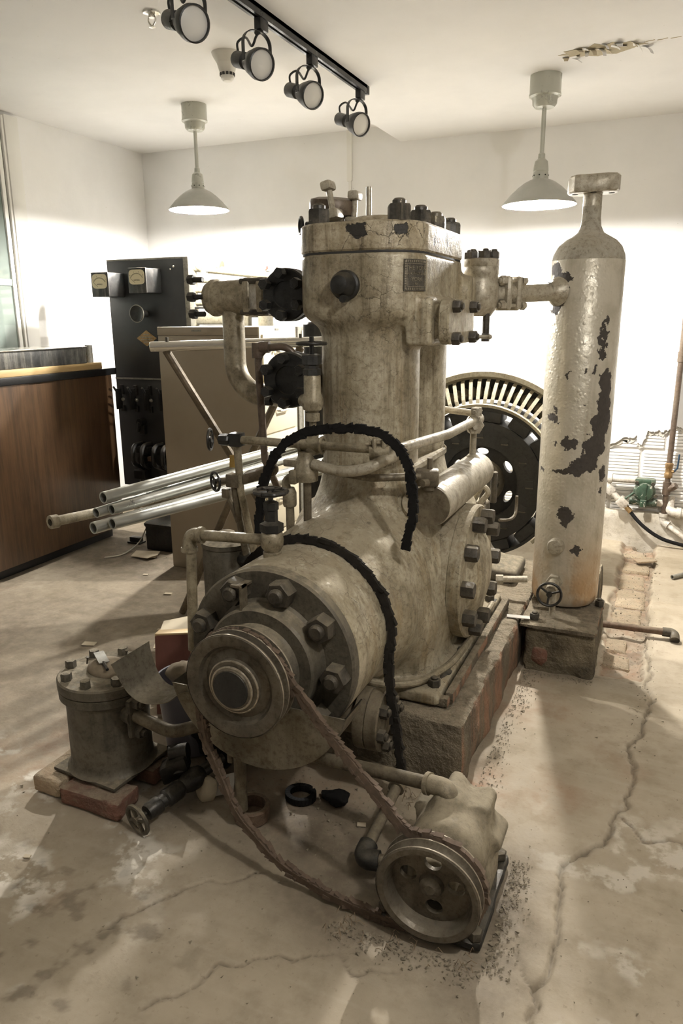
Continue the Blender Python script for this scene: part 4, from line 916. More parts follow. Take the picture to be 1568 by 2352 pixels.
# front bearing head: big bolted flange with stepped boss
FY = 1.617
bh = part('bearing_head', MB().lathe([(.2435, 0), (.2435, .028), (.238, .034), (.166, .034), (.158, .04), (.156, .085), (.150, .092), (.118, .092), (.114, .098), (.112, .125), (.07, .125)], (CR[0], FY, CR[1]), (0, -1, 0), 64), 'grime_iron', cp)
for k in range(9):
    a = rad(115-39.7*k); place('bolt', NUT_BIG, bh, (CR[0]+.199*cos(a), FY-.034, CR[1]+.199*sin(a)), (0, -1, 0), .3+.4*k)
ba = rad(115); bx_, bz_ = CR[0]+.199*cos(ba), CR[1]+.199*sin(ba)
part('bent_bracket', MB().box((bx_+.005, FY-.085, bz_+.022), (bx_+.04, FY-.034, bz_+.028)).box((bx_+.034, FY-.09, bz_-.05), (bx_+.04, FY-.06, bz_+.028)), 'pipe_dirty', bh)
sh = part('shaft', MB().cyl((CR[0], FY-.1, CR[1]), (CR[0], 1.41, CR[1]), .055, 24), 'grime_iron', cp)
# crank pulley, two grooves
PYF = 1.40
py_prof = [(.062, .0), (.086, -.004), (.088, .010), (.1, .012), (.108, .006), (.122, -.002), (.1295, 0), (.1295, .006)]
pu = part('crank_pulley', MB().lathe([(.001, -.012), (.05, -.012), (.054, -.008), (.054, -.001), (.066, 0), (.069, .004), (.069, .016), (.090, .022), (.098, .018), (.104, .006), (.117, .0), (.133, 0), (.1365, .003), (.1365, .008), (.119, .016), (.117, .020), (.119, .024), (.1365, .031), (.1365, .035), (.119, .043), (.117, .047), (.119, .051), (.1365, .058), (.1365, .064), (.132, .068), (.05, .068)], (CR[0], PYF, CR[1]), (0, 1, 0), 64), 'pulley', cp)
for h in (.003, .033, .061): part('rim_edge', MB().lathe([(.1366, h-.002), (.1372, h-.001), (.1372, h+.002), (.1366, h+.003)], (CR[0], PYF, CR[1]), (0, 1, 0), 64, cap=False), 'pulley_edge', pu)
part('hub_cap', MB().lathe([(.001, .004), (.03, .003), (.047, .002), (.049, -.003)], (CR[0], PYF-.0125, CR[1]), (0, -1, 0), 32), 'black_iron', pu)
part('hub_ring', MB().torus((CR[0], PYF-.006, CR[1]), (0, 1, 0), .055, .0035, 40, 8), 'pulley_edge', pu)
part('hub_ring', MB().torus((CR[0], PYF+.003, CR[1]), (0, 1, 0), .0675, .003, 40, 8), 'pulley_edge', pu)
# half-round drip pan under the pulley
gp = []
for k in range(25):
    a = rad(195+150*k/24); gp.append((CR[0]+.005+.262*cos(a), CR[1]-.01+.262*sin(a)))
dp = part('drip_pan', MB().extrude(gp, 1.487, 1.491, 0, 'y'), 'sheet_metal', cp)
rim = []; F = []
for k in range(25):
    a = rad(195+150*k/24)
    for (y, rr) in ((1.489, .263), (1.60, .263), (1.60, .259), (1.489, .259)): rim.append((CR[0]+.005+rr*cos(a), y, CR[1]-.01+rr*sin(a)))
for k in range(24):
    for q in range(4): F.append((4*k+q, 4*k+(q+1) % 4, 4*k+4+(q+1) % 4, 4*k+4+q))
part('pan_rim', MB().add(rim, F), 'sheet_metal', dp)
part('drain_stub', MB().cyl((-.98, 1.54, .07), (-.98, 1.54, .30), .017, 14).cyl((-1.02, 1.56, .20), (-1.02, 1.56, .28), .012, 10), 'pipe_dirty', cp)
# low suction pipe with flange, lying across the front
lf = part('oil_drain_flange', MB().lathe([(.052, -.28), (.052, -.075), (.088, -.07), (.09, -.064), (.09, -.04), (.086, -.037), (.09, -.034), (.09, 0), (.086, .004), (.045, .004), (.04, .012), (.001, .012)], (-.665, 1.83, .262), (1, 0.05, 0), 40), 'pipe_dirty', cp)
for k in range(6):
    a = rad(60*k+10); place('bolt', NUT_MID, lf, (-.661, 1.83+.068*cos(a), .262+.068*sin(a)), (1, 0, 0), .1)
# foot bolts and tubing at the base
for (x, y) in ((-.585, 2.07), (-.585, 2.86), (-1.2, 2.07)): place('bolt', NUT_MID, cp, (x, y, .272))
part('oil_tube', MB().tube(catmull([(-.86, 1.92, .34), (-.74, 1.97, .30), (-.65, 2.02, .29), (-.60, 2.12, .285), (-.565, 2.3, .285), (-.56, 2.8, .285)], 8), .012, 10), 'pipe_paint', cp)
part('base_channel', MB().box((-.548, 2.06, PZ), (-.52, 2.95, .262), .006).box((-.60, 2.03, PZ), (-.53, 2.06, .255), .005), 'plinth_concrete', cp)
part('stay_rod', MB().tube([(-.60, 3.05, .30), (-.47, 3.07, .31)], .014, 10).cyl((-.60, 3.05, .30), (-.57, 3.055, .302), .02, 6), 'silver_pipe', cp)

# ---- left side: two black stop valves and the bypass bend
def stop_valve(c, R, lab):
    c = Vector(c)
    v = part('stop_valve', MB().lathe([(R*.8, .10), (R*.82, .0), (R*1.0, -.005), (R*1.0, -.028), (R*.97, -.032), (R*1.0, -.036), (R*1.0, -.058), (R*.95, -.063), (R*.52, -.063), (R*.5, -.057), (R*.001, -.057)], c, (0, 1, 0), 48), 'black_iron', cp, lab)
    for k in range(6):
        a = rad(30+60*k); place('stud', STUD_BLACK, v, c+Vector((R*.78*cos(a), -.082, R*.78*sin(a))), (0, -1, 0), .3*k, 1.12)
    return v
v1 = stop_valve((-1.195, 2.35, 1.474), .086, 'upper black flanged valve cover')
v2 = stop_valve((-1.150, 2.27, 1.200), .092, 'lower black flanged valve cover')
part('valve_body', MB().cyl((-1.30, 2.42, 1.474), (-1.08, 2.42, 1.474), .062, 24), 'black_iron', v1)
part('valve_body', MB().cyl((-1.26, 2.36, 1.20), (-1.03, 2.36, 1.20), .06, 24), 'black_iron', v2)
f1 = part('bend_flange', MB().extrude(rrect(2.42, 1.472, .066, .066, .02, 5), -1.40, -1.372, .004, 'x').extrude(rrect(2.42, 1.472, .066, .066, .02, 5), -1.345, -1.318, .004, 'x'), 'pipe_paint', cp)
for y in (2.365, 2.475):
    for z in (1.42, 1.525): part('stud', MB().cyl((-1.41, y, z), (-1.30, y, z), .010, 10), 'bolt_iron', f1)
el = part('bypass_bend', MB().lathe([(.001, -.018), (.035, -.016), (.055, -.006), (.062, .012), (.066, .014), (.066, .03), (.060, .034), (.062, .1), (.064, .16), (.07, .175)], (-1.57, 2.42, 1.472), (1, 0, 0), 36).tube(fillet([(-1.478, 2.42, 1.44), (-1.478, 2.42, 1.13), (-1.24, 2.37, 1.13)], .13, 10), .040, 20), 'pipe_paint', cp)
for (y, z) in ((2.37, 1.535), (2.365, 1.475), (2.372, 1.415)):
    place('stud', STUD_BLACK, el, (-1.605, y, z), (-1, 0, 0), .2, 1.05)
f2 = part('lower_flange', MB().extrude(rrect(2.37, 1.165, .058, .058, .016, 5), -1.275, -1.25, .004, 'x'), 'black_iron', cp)
for (y, z) in ((2.325, 1.215), (2.325, 1.115)): place('nut', NUT_BLACK, f2, (-1.278, y, z), (-1, 0, 0), .2)
part('oil_line', MB().tube(fillet([(-1.225, 2.27, .80), (-1.265, 2.24, .92), (-1.268, 2.22, 1.30), (-1.16, 2.24, 1.31), (-1.12, 2.26, 1.23)], .05, 8), .0125, 12).lathe([(.017, -.02), (.019, 0), (.019, .03)], (-1.268, 2.22, 1.29), (0, 0, 1), 14).tube(fillet([(-1.268, 2.22, 1.27), (-1.268, 2.22, 1.305), (-1.225, 2.226, 1.306)], .02, 6), .019, 12), 'brown_pipe', cp)

# ---- manifold of small pipes and valves in front of the cylinders
mf = part('gauge_manifold', MB().cyl((-1.26, 2.05, 1.02), (-.74, 2.05, 1.018), .0135, 14).cyl((-.99, 2.05, .99), (-.99, 2.05, 1.06), .022, 16).cyl((-1.025, 2.05, 1.02), (-.955, 2.05, 1.02), .023, 16).torus((-.955, 2.05, 1.02), (1, 0, 0), .024, .005, 20, 8).torus((-1.025, 2.05, 1.02), (1, 0, 0), .024, .005, 20, 8).torus((-.99, 2.05, 1.06), (0, 0, 1), .023, .005, 20, 8), 'pipe_paint', cp)
av = part('angle_valve', MB().lathe([(.011, 1.05), (.011, 1.092), (.022, 1.094), (.022, 1.118), (.016, 1.12), (.028, 1.128), (.034, 1.145), (.034, 1.158), (.026, 1.178), (.026, 1.228), (.024, 1.232)], (-.985, 2.05, 0), (0, 0, 1), 22).cyl((-.985, 2.05, 1.15), (-1.035, 2.09, 1.15), .02, 14), 'pipe_paint', mf)
part('bonnet_nut', MB().lathe([(.028, 1.232), (.028, 1.25), (.022, 1.252), (.022, 1.262), (.030, 1.264), (.030, 1.29), (.026, 1.294)], (-.985, 2.05, 0), (0, 0, 1), 6).cyl((-.985, 2.05, 1.29), (-.985, 2.05, 1.345), .007, 10), 'black_iron', av)
part('handwheel', MB().wheel((-.985, 2.05, 1.325), (0, 0, 1), .042, .0055, 4, .01), 'black_wheel', av)
nv = part('needle_valve', MB().cyl((-1.32, 2.04, 1.019), (-1.285, 2.045, 1.02), .012, 12).lathe([(.018, 0), (.02, .01), (.02, .03), (.016, .035)], (-1.315, 2.04, 1.019), (1, 0.1, 0), 8).obox((-1.258, 2.05, 1.021), (.02, 0, 0), (0, .02, 0), (0, 0, .022), .004), 'black_iron', mf)
part('handwheel', MB().wheel((-1.35, 2.035, 1.018), (-1, -.35, 0), .033, .0048, 3, .009), 'black_wheel', nv)
part('down_pipe', MB().tube([(-1.258, 2.05, 1.0), (-1.252, 2.05, .85), (-1.225, 2.08, .62)], .0125, 12), 'pipe_paint', mf)
nv2 = part('needle_valve', MB().obox((-1.275, 2.05, .885), (.022, 0, 0), (0, .02, 0), (0, 0, .022), .004).cyl((-1.33, 2.035, .881), (-1.28, 2.045, .884), .010, 10).obox((-1.305, 2.05, .84), (.014, 0, 0), (0, .014, 0), (0, 0, .016), .004), 'pipe_dirty', mf)
part('handwheel', MB().wheel((-1.335, 2.03, .880), (-.5, -.86, 0), .031, .0046, 3, .009), 'black_wheel', nv2)
part('down_pipe', MB().tube([(-1.275, 2.05, .87), (-1.268, 2.06, .75), (-1.255, 2.08, .60)], .012, 12).tube([(-1.30, 2.05, .83), (-1.272, 2.06, .74)], .009, 10), 'pipe_dirty', mf)
part('lever_valve', MB().obox((-1.20, 2.09, .905), (.05, .02, .015), (-.01, .03, 0), (0, 0, .018), .008).sphere((-1.16, 2.10, .92), .022, 12, 8).cyl((-1.245, 2.07, .895), (-1.15, 2.11, .925), .012, 10), 'stand_iron', mf)
un = part('union_yoke', MB().lathe([(.02, .905), (.038, .91), (.04, .935), (.038, .94), (.036, .95), (.03, .975), (.024, .985), (.024, 1.0)], (-1.003, 2.03, 0), (0, 0, 1), 20).obox((-1.04, 2.02, .965), (.03, 0, 0), (0, .014, 0), (0, 0, .012), .005).obox((-1.03, 2.0, .925), (.012, 0, 0), (0, .014, 0), (0, 0, .022), .005), 'pipe_paint', mf)
part('riser_pipe', MB().cyl((-1.0, 2.03, .70), (-.998, 2.03, .92), .013, 14), 'pipe_dirty', mf)
part('riser_pipe', MB().tube(fillet([(-1.055, 2.02, .70), (-1.056, 2.02, .865), (-1.075, 2.02, .905), (-1.03, 2.03, .93)], .022, 6), .0135, 12).lathe([(.02, 0), (.022, .006), (.022, .045), (.016, .06)], (-1.056, 2.02, .825), (0, 0, 1), 16), 'pipe_paint', mf)
part('curved_pipe', MB().tube(catmull([(-.97, 2.02, .965), (-.88, 2.0, .955), (-.80, 2.0, .965), (-.755, 2.02, .985), (-.725, 2.06, 1.0)], 8), .017, 14), 'silver_pipe', mf)
part('lower_pipe', MB().tube([(-.95, 2.06, .94), (-.80, 2.07, .925), (-.67, 2.15, .925)], .012, 12), 'pipe_dirty', mf)
def yoke(c, d):
    c = Vector(c); u, v_, d = frame(d); m = MB()
    for k in (-1, 1):
        m.obox(c+d*.014*k, v_*.045, u*.016, d*.007, .006)
    m.cyl(c-d*.03+v_*.03, c+d*.03+v_*.03, .007, 10).cyl(c-d*.03-v_*.03, c+d*.03-v_*.03, .007, 10)
    m.cyl(c-d*.03, c+d*.03, .021, 16)
    for k in (-1, 1): m.hexp(c+d*.024+v_*.03*k, d, .012, .012)
    return m
part('union_flange', yoke((-.765, 2.045, 1.01), (.9, .3, .05)), 'pipe_paint', mf)
part('cross_pipe', MB().tube([(-.74, 2.06, 1.012), (-.655, 2.40, 1.02), (-.635, 2.66, 1.03)], .0165, 14), 'silver_pipe', mf)
part('union_flange', yoke((-.632, 2.70, 1.033), (.1, 1, 0)), 'silver_pipe', mf)
part('tee_nut', MB().hexp((-.645, 2.70, 1.015), (.5, -.86, 0), .034, .04).cyl((-.645, 2.72, .985), (-.645, 2.72, 1.04), .02, 12).cyl((-.63, 2.665, 1.015), (-.62, 2.65, 1.015), .014, 6), 'silver_pipe', mf)
part('rear_pipe', MB().tube([(-.86, 2.86, 1.05), (-.65, 2.78, 1.045)], .013, 10), 'silver_pipe', mf)
rs = part('oil_reservoir', MB().cyl((-.648, 2.19, .824), (-.645, 2.80, .826), .067, 36, bev=.006).cyl((-.645, 2.72, .885), (-.645, 2.72, .90), .03, 18, r1=.016).cyl((-.645, 2.72, .89), (-.645, 2.72, .99), .0125, 12), 'silver_pipe', cp)
part('end_cap', MB().cyl((-.648, 2.186, .824), (-.648, 2.192, .824), .064, 36), 'pipe_dirty', rs)
part('clamp_fitting', MB().obox((-.66, 2.19, .915), (.035, .01, 0), (-.008, .026, 0), (0, 0, .026), .008).cyl((-.655, 2.20, .93), (-.655, 2.20, .975), .009, 10).hexp((-.695, 2.18, .915), (-.3, -1, 0), .022, .03).cyl((-.65, 2.16, .905), (-.66, 2.14, .905), .012, 10).cyl((-.655, 2.2, .875), (-.655, 2.2, .90), .025, 14), 'pipe_dirty', rs)
part('support_cone', MB().cyl((-.72, 2.25, .79), (-.70, 2.22, .82), .05, 20), 'cast_paint', rs)
# angle valve standing on the bearing housing, and its drain pipe
fv = part('globe_valve', MB().lathe([(.018, .725), (.018, .757), (.026, .759), (.026, .775), (.022, .777), (.03, .79), (.033, .808), (.03, .828), (.024, .836)], (-.957, 1.72, 0), (0, 0, 1), 22), 'pipe_paint', cp)
part('bonnet', MB().lathe([(.033, .834), (.033, .856), (.020, .862), (.018, .864), (.018, .893), (.021, .895), (.021, .915), (.017, .918), (.007, .92), (.007, .955)], (-.957, 1.72, 0), (0, 0, 1), 6), 'black_iron', fv)
part('handwheel', MB().wheel((-.957, 1.72, .945), (0, 0, 1), .042, .007, 5, .012, 0, 9), 'black_wheel', fv)
part('drain_pipe', MB().tube(fillet([(-.965, 1.72, .808), (-1.235, 1.735, .79), (-1.24, 1.72, .43)], .035, 8), .0155, 14), 'pipe_paint', fv)
part('elbow', MB().tube(fillet([(-1.195, 1.733, .792), (-1.237, 1.735, .79), (-1.239, 1.73, .745)], .028, 8), .021, 14).cyl((-1.192, 1.733, .7925), (-1.203, 1.733, .792), .025, 14).cyl((-1.239, 1.73, .752), (-1.239, 1.73, .740), .025, 14), 'pipe_paint', fv)
# upright accumulator pot behind the bearing housing
part('side_pot', MB().lathe([(.085, .0), (.085, .40), (.082, .405), (.088, .41), (.088, .425), (.06, .435), (.03, .44), (.03, .455), (.02, .46), (.001, .46)], (-1.36, 2.12, PZ), (0, 0, 1), 36), 'grime_iron', cp)
part('pot_outlet', MB().cyl((-1.29, 2.10, .60), (-1.19, 2.06, .605), .028, 16).cyl((-1.20, 2.065, .605), (-1.185, 2.06, .605), .038, 16), 'black_iron', cp)
# right side: discharge valve and flanged pipe reaching to the tank
dv = part('discharge_valve', MB().lathe([(.04, 1.40), (.062, 1.43), (.07, 1.47), (.066, 1.51), (.06, 1.525), (.062, 1.545), (.064, 1.548), (.064, 1.572), (.062, 1.575), (.064, 1.578), (.064, 1.60), (.06, 1.603)], (-.665, 2.83, 0), (0, 0, 1), 32).cyl((-.665, 2.83, 1.48), (-.545, 2.92, 1.485), .036, 20), 'silver_pipe', cp)
for k in range(6): a = rad(60*k); place('nut', NUT_MID, dv, (-.665+.045*cos(a), 2.83+.045*sin(a), 1.603))
part('drain_plug', MB().cyl((-.635, 2.81, 1.33), (-.635, 2.81, 1.41), .013, 10).hexp((-.635, 2.81, 1.31), (0, 0, 1), .016, .03), 'bolt_iron', dv)
dd = Vector((.125, .135, 0)).normalized(); c0 = Vector((-.595, 2.885, 1.482)); u, v_, _ = frame(dd)
dfl = part('discharge_flange', MB().obox(c0, u*.05, Vector((0, 0, .062)), dd*.014, .014).obox(c0+dd*.045, u*.05, Vector((0, 0, .062)), dd*.014, .014), 'silver_pipe', cp)
for s1 in (-1, 1):
    for s2 in (-1, 1):
        q = c0+u*.034*s1+Vector((0, 0, .044*s2)); place('nut', NUT_PALE, dfl, q+dd*.058, dd, .2, 1.1); place('nut', NUT_PALE, dfl, q-dd*.014, -dd, .2, 1.2)
        part('stud', MB().cyl(q-dd*.01, q+dd*.06, .007, 8), 'silver_pipe', dfl)

# ================================================================== SILVER TANK
tk = thing('oil_separator_tank', 'tall silver-painted steel tank with dark flaking patches', 'tank', (TCX, TCY, .212))
part('shell', MB().lathe([(.06, .213), (.10, .214), (.122, .222), (.134, .24), (TR, .265), (TR, 1.603), (TR-.001, 1.605)], (TCX, TCY, 0), (0, 0, 1), 64), 'tank_paint', tk)
part('dome', MB().lathe([(TR-.0005, 1.602), (.133, 1.625), (.120, 1.655), (.098, 1.678), (.07, 1.694), (.05, 1.706), (.038, 1.73), (.0345, 1.76), (.0345, 1.80)], (TCX, TCY, 0), (0, 0, 1), 56), 'tank_dome', tk)
part('neck', MB().lathe([(.0345, 1.775), (.034, 1.842), (.036, 1.844), (.036, 1.86)], (TCX, TCY, 0), (0, 0, 1), 32), 'silver_pipe', tk)
fp = [(-.088, -.022), (-.07, -.05), (.05, -.064), (.084, -.05), (.094, -.02), (.088, .022), (.07, .05), (-.05, .064), (-.084, .05), (-.094, .02)]
ca, sa = cos(.12), sin(.12)
tf = part('top_flange', MB().extrude([(TCX+a*ca-b*sa, TCY+a*sa+b*ca) for a, b in fp], 1.846, 1.908, .006), 'silver_pipe', tk)
for (a, b) in ((-.066, 0), (.066, 0), (0, -.04)): part('bolt_hole', MB().cyl((TCX+a*ca-b*sa, TCY+a*sa+b*ca, 1.8445), (TCX+a*ca-b*sa, TCY+a*sa+b*ca, 1.85), .011, 14), 'ink', tf)
part('inlet_pipe', MB().tube([c0+dd*.05, Vector((-.40, 3.08, 1.49))], .0335, 24).lathe([(.034, -.03), (.038, -.012), (.052, .006), (.06, .02)], (-.43, 3.05, 1.49), (.7, .72, 0), 24, cap=False), 'silver_pipe', tk)
pv = part('plug_stub', MB().lathe([(.024, -.03), (.024, .012), (.034, .014), (.034, .034), (.028, .046), (.012, .05), (.001, .05)], (-.353, 3.035, .487), (-.12, -1, .05), 22), 'silver_pipe', tk)
dv2 = part('drain_valve', MB().lathe([(.022, -.04), (.022, .0), (.033, .002), (.033, .028)], (-.352, 3.03, .335), (0, -1, -.1), 6).cyl((-.352, 3.01, .333), (-.352, 2.915, .326), .022, 16).cyl((-.345, 2.93, .325), (-.343, 2.925, .27), .017, 14).cyl((-.343, 2.925, .272), (-.342, 2.924, .222), .0125, 12), 'silver_pipe', tk)
part('handwheel', MB().wheel((-.353, 2.885, .323), (.1, -1, .12), .046, .0055, 3, .012, .008), 'black_wheel', dv2)

# ================================================================== ELECTRIC MOTOR behind the compressor
MX, MY, MZ = -.895, 4.08, .515
mo = thing('electric_motor', 'large open synchronous motor with black rotor and white slotted housing', 'motor', (MX, MY, 0))
def holed_disc(cx, cz, R, holes, y0, y1, n=64, hn=20, Ri=None):
    m = MB()
    loops = [[(cx+R*cos(2*pi*k/n), cz+R*sin(2*pi*k/n)) for k in range(n)]]
    if Ri: loops.append([(cx+Ri*cos(2*pi*k/40), cz+Ri*sin(2*pi*k/40)) for k in range(40)])
    for (hx, hz, ra, rb, rot) in holes:
        loops.append([(hx+ra*cos(2*pi*k/hn)*cos(rot)-rb*sin(2*pi*k/hn)*sin(rot), hz+ra*cos(2*pi*k/hn)*sin(rot)+rb*sin(2*pi*k/hn)*cos(rot)) for k in range(hn)])
    for y in (y0, y1):
        bm = bmesh.new(); E = []
        for lp in loops:
            vs = [bm.verts.new((a, y, b)) for a, b in lp]
            for i in range(len(vs)): E.append(bm.edges.new((vs[i], vs[(i+1) % len(vs)])))
        bmesh.ops.triangle_fill(bm, use_beauty=True, use_dissolve=False, edges=E); m.frombm(bm); bm.free()
    for lp in loops:
        k = len(lp); m.add([(a, y0, b) for a, b in lp]+[(a, y1, b) for a, b in lp], [(i, (i+1) % k, k+(i+1) % k, k+i) for i in range(k)])
    bm = bmesh.new(); vs = [bm.verts.new(q) for q in m.v]
    for f in m.f:
        try: bm.faces.new([vs[i] for i in f])
        except ValueError: pass
    bmesh.ops.remove_doubles(bm, verts=bm.verts[:], dist=1e-5); o = MB().frombm(bm); bm.free(); return o
def arc_ring(prof, a0, a1, n):       # prof (r, y) closed, swept over an arc about the motor axis
    m = MB(); k = len(prof)
    for i in range(n+1):
        a = rad(a0+(a1-a0)*i/n)
        for r, y in prof: m.v.append((MX+r*cos(a), y, MZ+r*sin(a)))
    for i in range(n):
        for j in range(k): m.f.append((i*k+j, i*k+(j+1) % k, (i+1)*k+(j+1) % k, (i+1)*k+j))
    m.f += [tuple(range(k)), tuple(n*k+j for j in reversed(range(k)))]; return m
st = part('stator_frame', arc_ring([(.56, 4.02), (.575, 3.99), (.60, 3.99), (.612, 4.02), (.612, 4.09), (.60, 4.10), (.60, 4.26), (.612, 4.27), (.612, 4.33), (.56, 4.33)], -40, 220, 96), 'cream_pipe', mo)
part('frame_foot', MB().box((MX-.60, MY-.05, .0), (MX-.42, MY+.25, .2), .01).box((MX+.42, MY-.05, .0), (MX+.60, MY+.25, .2), .01), 'cream_pipe', mo)
part('inner_ring', arc_ring([(.418, 3.935), (.432, 3.93), (.438, 3.945), (.425, 3.96)], -45, 225, 90), 'cream_pipe', st)
part('stator_core', arc_ring([(.44, 4.12), (.56, 4.12), (.56, 4.25), (.44, 4.25)], -45, 225, 80), 'rotor_black', mo)
rib = MB(); rb = [(.565, 4.02), (.548, 3.992), (.50, 3.965), (.46, 3.945), (.430, 3.94)]
for (r0, y0), (r1, y1) in zip(rb[:-1], rb[1:]):
    b = len(rib.v)
    for (r, y) in ((r0, y0), (r1, y1)):
        for s1 in (-.0095, .0095):
            for dy in (0, .007): rib.v.append((s1, y+dy-MY, r))
    rib.f += [tuple(b+i for i in f) for f in ((0, 1, 5, 4), (2, 6, 7, 3), (0, 4, 6, 2), (1, 3, 7, 5))]
RIB = shared('rib', rib, 'cream_pipe'); COIL = shared('coil', MB().sphere((0, .01, .487), .028, 12, 8, (.8, 1.3, 1.15)), 'pipe_paint')
for k in range(-8, 45):
    a = rad(4.9*k); o = place('rib', RIB, st, (MX, MY, MZ)); o.rotation_quaternion = Quaternion((0, 1, 0), pi/2-a)
    if k % 1 == 0:
        o = place('coil', COIL, mo, (MX, MY, MZ)); o.rotation_quaternion = Quaternion((0, 1, 0), pi/2-a-rad(2.4))
rt = part('rotor', holed_disc(MX, MZ, .335, [], 3.965, 4.15, Ri=.205), 'rotor_black', mo)
part('rotor_rim', arc_ring([(.398, 3.955), (.414, 3.955), (.414, 4.2), (.398, 4.2)], 0, 360, 96), 'rotor_black', rt)
for k in range(14):
    a = rad(360/14*k+6); e = Vector((cos(a), 0, sin(a))); t_2 = Vector((-sin(a), 0, cos(a))); m = MB()
    m.obox(Vector((MX, 4.05, MZ))+e*.368, e*.030, t_2*.058, Vector((0, .09, 0)), .008)
    part('field_pole', m, 'rotor_black', rt)
for k in range(12):
    a = rad(30*k+2); e = Vector((cos(a), 0, sin(a))); t_2 = Vector((-sin(a), 0, cos(a))); c = Vector((MX, 3.964, MZ))+e*.268
    part('key_slot', MB().obox(c, e*.019, t_2*.019, Vector((0, .0025, 0))), 'ink', rt)
    part('slot_lip', MB().obox(c-Vector((0, 0, .019)), Vector((.019, 0, 0)), Vector((0, 0, .003)), Vector((0, .004, 0))), 'grime_iron', rt)
hubm = MB().lathe([(.05, -.30), (.05, -.12), (.115, -.10), (.125, -.085), (.125, .02), (.05, .03)], (MX, 4.05, MZ), (0, 1, 0), 36)
hb = part('hub', hubm, 'grime_iron', mo)
part('spider_web', holed_disc(MX, MZ, .21, [(MX+.165*cos(rad(a)), MZ+.165*sin(rad(a)), .020, .036, rad(a)) for a in (-28, 32, 92, 152, 212, 272)], 4.02, 4.06, Ri=.1), 'rotor_black', hb)
for k in range(6): a = rad(60*k); place('bolt', NUT_MID, hb, (MX+.09*cos(a), 3.952, MZ+.09*sin(a)), (0, -1, 0))
part('shaft', MB().cyl((MX, 2.9, MZ+.01), (MX, 3.8, MZ+.01), .05, 24), 'grime_iron', mo)
def ped(X, Y, Z):
    a = sd_box(X, Y, Z, (MX+.03, 3.36, .40), (.15, .075, .17), .03); b = sd_box(X, Y, Z, (MX+.03, 3.36, .25), (.32, .13, .03), .02)
    c = sd_cyl(X-MX, Z-MZ-.01, Y, .085, 3.26, 3.46, .01); return smin(smin(a, b, .14), c, .03)
pdm = part('bearing_pedestal', sdf_mesh(ped, (-1.28, 3.18, .2), (-.48, 3.54, .66), .013), 'grime_iron', mo, ang=50)
for (x, y) in ((-.735, 3.33), (-.70, 3.40), (-.99, 3.36)): part('stud', MB().cyl((x, y, .55), (x, y, .70), .016, 14, bev=.004), 'bolt_iron', pdm)
part('pipe_loop', MB().tube(fillet([(-.72, 2.96, .60), (-.655, 2.96, .735), (-.63, 2.97, .70), (-.68, 2.96, .63)], .02, 5), .012, 10), 'silver_pipe', mo)
part('lantern_ring', MB().lathe([(.05, 0), (.055, .01), (.055, .02), (.05, .03), (.055, .04), (.055, .05), (.05, .06)], (MX+.1, 2.98, .60), (.3, 1, 0), 24), 'silver_pipe', mo)

# ================================================================== OIL PUMP
PX, PY, PZc = -.385, 1.37, .148
pm = thing('oil_pump', 'dusty belt-driven oil pump on an oily base plate in front', 'pump', (-.38, 1.52, 0))
part('base_plate', rough_box((-.52, 1.375, .0), (-.262, 1.70, .032), .008, .006, 31, 20, .005), 'black_iron', pm)
def pump_fn(X, Y, Z):
    x, z = X-PX, Z-.142; r = np.hypot(x, z); th = np.arctan2(z, x)
    lob = .098+.016*np.cos(7*th+.4)
    d1 = np.maximum(r-lob, np.maximum(1.585-Y, Y-1.672))*.8
    d2 = sd_cyl(x, z, Y, .092, 1.47, 1.66, .03); d3 = sd_cyl(x, z, Y, .05, 1.40, 1.5, .01)
    ft = sd_box(X, Y, Z, (PX, 1.58, .055), (.10, .07, .04), .02); top = sd_cyl(X+.40, Y-1.575, Z, .032, .15, .252, .012)
    return smin(smin(smin(d2, d1, .02), d3, .03), smin(ft, top, .03), .03)-.004
part('pump_body', sdf_mesh(pump_fn, (-.53, 1.38, .0), (-.24, 1.70, .275), .0065), 'pump_paint', pm, ang=60)
pw = part('pump_pulley', MB().lathe([(.098, -.014), (.104, -.025), (.118, -.026), (.122, -.023), (.122, -.019), (.108, -.010), (.106, -.006), (.108, -.002), (.122, .006), (.122, .010), (.108, .018), (.106, .022), (.108, .026), (.122, .034), (.122, .038), (.118, .041), (.095, .038), (.094, .0), (.098, -.014)], (PX, PY, PZc), (0, 1, 0), 64, cap=False), 'pulley', pm)
part('web', holed_disc(PX, PZc, .099, [(PX+.058*cos(rad(a)), PZc+.058*sin(rad(a)), .0205, .0185, 0) for a in (88, 165, 8, 277)], PY+.014, PY+.026), 'pulley', pw)
part('hub', MB().lathe([(.03, .014), (.026, .002), (.02, .0), (.012, -.006), (.001, -.006)], (PX, PY, PZc), (0, 1, 0), 24), 'pulley', pw)
for h in (-.022, .008, .036): part('rim_edge', MB().lathe([(.1221, h-.002), (.1227, h-.001), (.1227, h+.001), (.1221, h+.002)], (PX, PY, PZc), (0, 1, 0), 64, cap=False), 'pulley_edge', pw)
for (x, y) in ((-.283, 1.395), (-.285, 1.675), (-.50, 1.40)): place('bolt', NUT_SMALL, pm, (x, y, .032), scale=1.6)
part('suction_pipe', MB().tube(fillet([(-.40, 1.575, .245), (-.40, 1.575, .268), (-.45, 1.588, .262), (-.87, 1.67, .20), (-1.05, 1.705, .175)], .02, 6), .018, 14), 'pipe_dirty', pm)
part('elbow', MB().tube(fillet([(-.40, 1.575, .225), (-.40, 1.575, .27), (-.455, 1.586, .263)], .028, 8), .0245, 14).cyl((-.452, 1.5855, .2632), (-.462, 1.5875, .262), .029, 16), 'pump_paint', pm)
